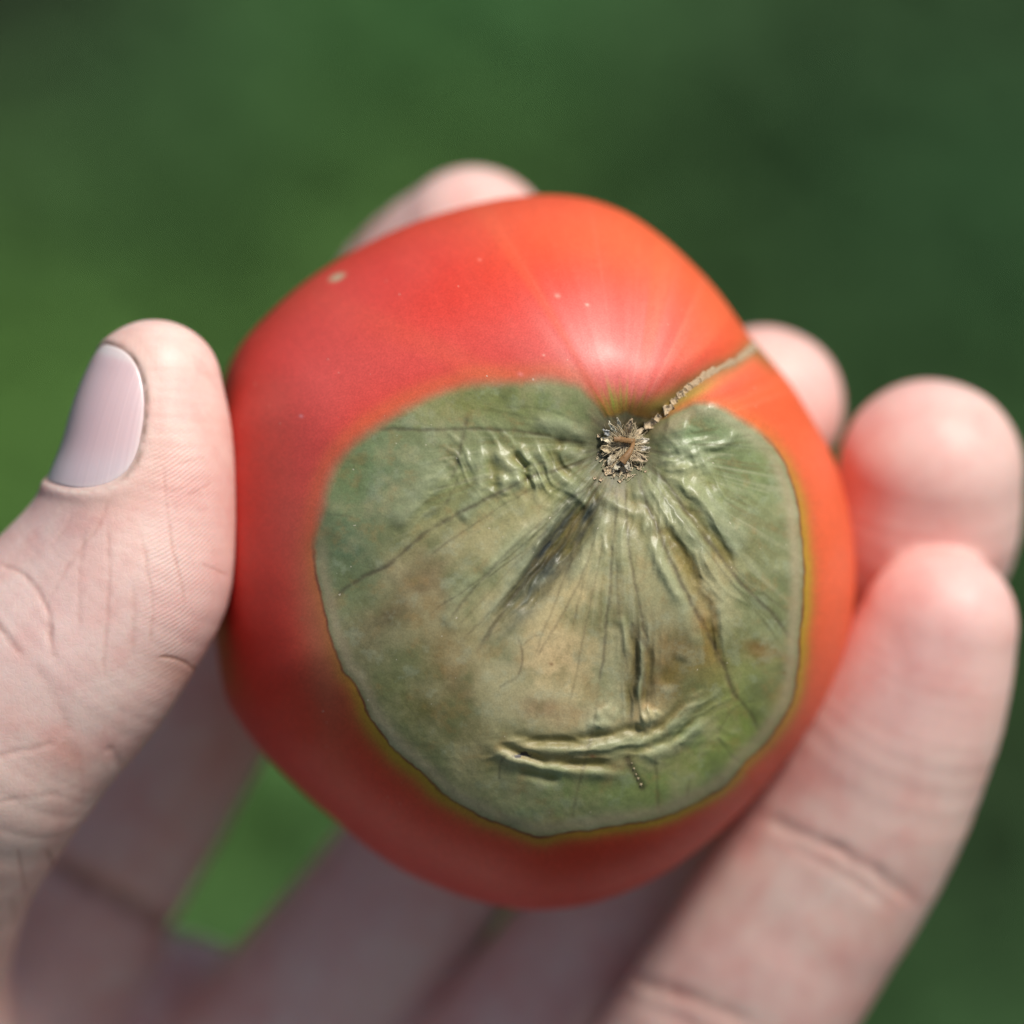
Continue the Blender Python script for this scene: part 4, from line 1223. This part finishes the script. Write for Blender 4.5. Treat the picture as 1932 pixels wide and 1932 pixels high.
def build_hand():
    v, quads = grid_mesh(0.5)
    for it in range(2):
        d = sdf(v)
        v = v - sdf_grad(v) * d[:, None]
    ngons = []

    def zone(v, m):
        px, py = unloc(v)
        dt = sdf(v, GRID['F'][0])
        return (dt < 0.6) & (v[:, 2] > -21 + m) & (px > -60 + m * 6) & (px < 470) & (py > 560) & (py < 1800 - m * 6)
    for m in (0, 2.5):
        z = zone(v, m)
        sel = z[quads].all(1)
        n0 = len(v)
        v, quads, ng = refine(v, quads, sel)
        ngons += ng
        nv = v[n0:]
        d = sdf(nv)
        v[n0:] = nv - sdf_grad(nv) * d[:, None]
    nrm = sdf_grad(v)
    px, py = unloc(v)
    ds = np.stack([sdf(v, f) for f in GRID['F']], 1)
    who = ds.argmin(1)
    near = ds.min(1)
    thumb = (who == 0) & (near < 1.5)
    facing = sstep(-0.25, 0.15, nrm[:, 2])
    disp = np.zeros(len(v)); redn = np.zeros(len(v)); dark = np.zeros(len(v)); pale = np.zeros(len(v))
    wx, wy = px + 3 * fbm(px, py, 40, 1, 3), py + 3 * fbm(px, py, 40, 2, 3)
    for L_, msk in ((CREASE, thumb), (CREASE_F, who != 0)):
        for k, (pts, w, dep, rd) in enumerate(L_):
            if L_ is CREASE_F:
                msk = (who == 4) if k not in (4,) else (who == 1)
            d, t, idx = pdist(wx, wy, spline(pts, 5), w * 5)
            idx = idx[msk[idx]]
            d, t = d[idx], t[idx]
            env = np.clip(np.minimum(t, 1 - t) * 7, 0, 1) * facing[idx] * (0.8 + 0.5 * fbm(px[idx], py[idx], 20, k, 2))
            g = np.exp(-0.5 * (d / w) ** 2) * env
            disp[idx] -= 0.5 * dep * g
            redn[idx] += rd * g
            if abs(rd) > 0.85: dark[idx] += 0.5 * g
    # gentle unevenness of flesh
    ax_, ay_, az_ = v.T
    disp += 0.20 * fbm(ax_ + 0.7 * az_, ay_ + 0.3 * az_, 10, 3, 2) + 0.015 * fbm(ax_, ay_ + az_, 2.2, 5, 3) * thumb
    # nail bed and the folds around the nail
    u, w_, lev = nail_coord(v)
    nm = thumb & (lev < 1.6)
    l = np.where(nm, lev, 9)
    proximal = sstep(0.3, 0.9, u)
    disp += -0.55 * sstep(1.02, 0.90, l) + np.exp(-0.5 * ((l - 1.10) / 0.06) ** 2) * (0.07 + 0.12 * proximal) - 0.10 * np.exp(-0.5 * ((l - 1.0) / 0.03) ** 2)
    edge_line = np.exp(-0.5 * ((l - 1.03) / 0.022) ** 2)
    dark += edge_line * (0.7 * (1 - proximal) + 0.25 * proximal) * np.clip(0.8 + fbm(px, py, 16, 3, 3), 0, 1.3)
    flk = np.exp(-0.5 * ((l - 1.055) / 0.03) ** 2) * proximal * np.clip(0.7 + 1.2 * fbm(px, py, 9, 5, 3), 0, 1.2)
    pale += flk
    disp += 0.03 * flk
    redn += 0.3 * np.exp(-0.5 * ((l - 1.2) / 0.1) ** 2)
    v = v + nrm * disp[:, None]
    # ---- tint
    base = np.array([0.81, 0.57, 0.485])
    c = np.tile(base, (len(v), 1))

    def mx(w, k):
        nonlocal c
        w = np.clip(w, 0, 1)[:, None]
        c = c * (1 - w) + np.asarray(k) * w
    n1, n2 = fbm(ax_ + az_, ay_, 12, 1, 4), fbm(ax_, ay_ + az_, 4, 4, 4)
    mx(0.5 * sstep(0.05, 0.5, n1), (0.76, 0.43, 0.38))
    mx(0.4 * sstep(0.05, 0.5, -n1), (0.74, 0.55, 0.475))
    mx(0.30 * sstep(0.15, 0.5, n2), (0.74, 0.41, 0.36))
    n4 = fbm(ax_ * 1.0 + 3, ay_ - az_, 2.2, 2, 3)
    mx(0.28 * sstep(0.15, 0.55, n4), (0.70, 0.36, 0.31))
    mx(0.25 * sstep(0.15, 0.55, -n4), (0.80, 0.62, 0.53))
    # redder finger pads
    tips = np.stack([loc(*CH[k][0][0][:2], np.float64(CH[k][0][0][3])) for k in CHN])
    for k in range(1, 5):
        d = np.linalg.norm(v - tips[k], axis=1)
        mx(0.6 * np.exp(-(d / 11) ** 2), (0.77, 0.43, 0.39))
    mx(thumb * 0.45 * gau(px, py, 400, 1100, 60, 200), (0.76, 0.46, 0.42))
    mx(thumb * 0.5 * gau(px, py, 120, 1200, 160, 160), (0.75, 0.58, 0.55))
    mx(thumb * 0.35 * gau(px, py, 120, 1010, 60, 50, -35), (0.56, 0.42, 0.40))
    mx(thumb * 0.6 * gau(px, py, 340, 1270, 40, 22, 20), (0.66, 0.34, 0.26))
    mx(thumb * 0.5 * gau(px, py, 130, 1420, 20, 34, -40), (0.68, 0.32, 0.26))
    mx((who == 4) * 0.4 * gau(px, py, 1690, 1250, 90, 160, 30), (0.74, 0.40, 0.38))
    mx(0.5 * np.clip(redn, 0, 1.5), (0.50, 0.22, 0.15))
    mx(0.3 * np.clip(-redn, 0, 1), (0.8, 0.64, 0.58))
    mx(0.75 * np.clip(dark, 0, 1), (0.20, 0.10, 0.055))
    mx(0.5 * np.clip(pale, 0, 1), (0.74, 0.64, 0.56))
    mx(0.25 * sstep(1.0, 0.9, l), (0.6, 0.35, 0.35))
    # friction ridges sweep over the pad (right side of the thumb)
    cxr, cyr = 560.0, 1000.0
    rr = np.hypot((px - 300) * 1.0, (py - 1350) * 0.55)
    rdg = (py * 0.75 + px * 0.42 + 0.0016 * (px - 300) ** 2) / 6.6 * 2 * np.pi
    low = sstep(1120, 1260, py)
    rdg = rdg * 1.0
    amt = thumb * sstep(230, 350, px) * sstep(760, 900, py) * sstep(1500, 1330, py)
    amt = amt * (0.55 + 0.45 * sstep(-0.3, 0.3, fbm(px, py, 50, 6, 2)))
    root = bpy.data.objects.new('person', None)
    col.objects.link(root)
    orig = wor(loc(np.array(100.0), np.array(1500.0), np.array(-30.0)))
    root.location = orig
    root.empty_display_size = 0.02
    tag(root, 'pale bare left hand gripping the tomato, thumb at left and four fingers behind it', 'person')
    polys = [quads] + ngons
    V = wor(v)
    # outward winding check on a sample
    f = quads[:: max(1, len(quads) // 5000)]
    fn = np.cross(V[f[:, 2]] - V[f[:, 0]], V[f[:, 3]] - V[f[:, 1]])
    wn_ = (nrm[f[:, 0], 0:1] * RT + nrm[f[:, 0], 1:2] * UPV - nrm[f[:, 0], 2:3] * F)
    if np.sum(fn * wn_, 1).mean() < 0:
        polys = [p[:, ::-1] for p in polys]
    hand = mesh_from('hand', V, polys, M_SKIN, root, orig, cols=c, attrs={'ridge': rdg, 'ridge_amount': amt})
    # ---- thumb nail
    nu, nv_ = 60, 56
    U, Wg = np.meshgrid(np.linspace(-1, 1, nu), np.linspace(-1, 1, nv_), indexing='ij')
    # square grid squeezed into the nail's rounded outline
    e = 2.7
    m_ = np.maximum(np.abs(U), np.abs(Wg)) + 1e-9
    sc = m_ / ((np.abs(U) ** e + np.abs(Wg) ** e) ** (1 / e) + 1e-9)
    Un, Wn = U * sc, Wg * sc
    s = (S_C + Un * S_H).ravel()
    ph = (P_C + Wn * (1 + 0.10 * Un) * P_H).ravel()
    gs, gp = np.linspace(S_C - 1.15 * S_H, S_C + 1.15 * S_H, 60), np.linspace(P_C - 1.35 * P_H, P_C + 1.35 * P_H, 50)
    GS, GP = np.meshgrid(gs, gp, indexing='ij')
    gd_ = np.cos(GP.ravel())[:, None] * FRN + np.sin(GP.ravel())[:, None] * LAT
    go_ = pA + GS.ravel()[:, None] * AXD
    lo_, hi_ = np.zeros(GS.size), np.full(GS.size, 16.0)
    for _ in range(22):
        mid = (lo_ + hi_) / 2
        ins = chain_dist(go_ + gd_ * mid[:, None], SEG[0]) < 0
        lo_, hi_ = np.where(ins, mid, lo_), np.where(ins, hi_, mid)
    rr_ = lo_.reshape(GS.shape)
    for _ in range(40):
        pr = np.pad(rr_, 1, mode='reflect', reflect_type='odd')
        rr_ = (pr[:-2, 1:-1] + pr[2:, 1:-1] + pr[1:-1, :-2] + pr[1:-1, 2:] + 2 * rr_) / 6
    fi, fj = (s - gs[0]) / (gs[1] - gs[0]), (ph - gp[0]) / (gp[1] - gp[0])
    i0, j0 = np.clip(fi.astype(int), 0, 58), np.clip(fj.astype(int), 0, 48)
    fi, fj = fi - i0, fj - j0
    lo_ = (rr_[i0, j0] * (1 - fi) + rr_[i0 + 1, j0] * fi) * (1 - fj) + (rr_[i0, j0 + 1] * (1 - fi) + rr_[i0 + 1, j0 + 1] * fi) * fj
    dirv = np.cos(ph)[:, None] * FRN + np.sin(ph)[:, None] * LAT
    o_ = pA + s[:, None] * AXD
    lv = m_.ravel()
    tipw = np.clip(-Un.ravel(), 0, 1)
    lift = 0.10 * (1 - lv ** 4) - 0.16 * lv ** 6 + 0.12 * sstep(0.6, 1.0, tipw)
    p = o_ + dirv * (lo_ + lift)[:, None]
    i = np.arange(nu * nv_).reshape(nu, nv_)
    q = np.stack([i[:-1, :-1], i[1:, :-1], i[1:, 1:], i[:-1, 1:]], -1).reshape(-1, 4)
    cn = np.tile(np.array([0.74, 0.53, 0.53]), (len(p), 1))
    uu, ww = Un.ravel(), Wn.ravel()
    lun = sstep(0.35, 0.85, uu + 0.25 * np.abs(ww))[:, None]
    cn = cn * (1 - 0.5 * lun) + np.array([0.72, 0.66, 0.68]) * 0.5 * lun
    fe = sstep(-0.80, -0.9, uu)[:, None]
    cn = cn * (1 - 0.7 * fe) + np.array([0.74, 0.68, 0.64]) * 0.7 * fe
    ctr = np.exp(-0.5 * ((ww + 0.35) / 0.28) ** 2 - 0.5 * ((uu - 0.2) / 0.6) ** 2)[:, None]
    cn = cn * (1 - 0.35 * ctr) + np.array([0.68, 0.43, 0.44]) * 0.45 * ctr
    rim = sstep(0.90, 1.0, lv)[:, None]
    cn = cn * (1 - 0.5 * rim) + np.array([0.72, 0.58, 0.54]) * 0.6 * rim
    Vn = wor(p)
    nn = np.cross(Vn[q[0, 2]] - Vn[q[0, 0]], Vn[q[0, 3]] - Vn[q[0, 1]])
    outw = dirv[0, 0] * RT + dirv[0, 1] * UPV - dirv[0, 2] * F
    if nn @ outw < 0: q = q[:, ::-1]
    nail = mesh_from('fingernail', Vn, [q], M_NAIL, root, orig, cols=cn, attrs={'across': ww})
    md = nail.modifiers.new('thickness', 'SOLIDIFY')
    md.thickness = 0.0004
    md.offset = -1
    nail['label'] = 'lilac pink thumbnail with a pale cuticle'


build_hand()
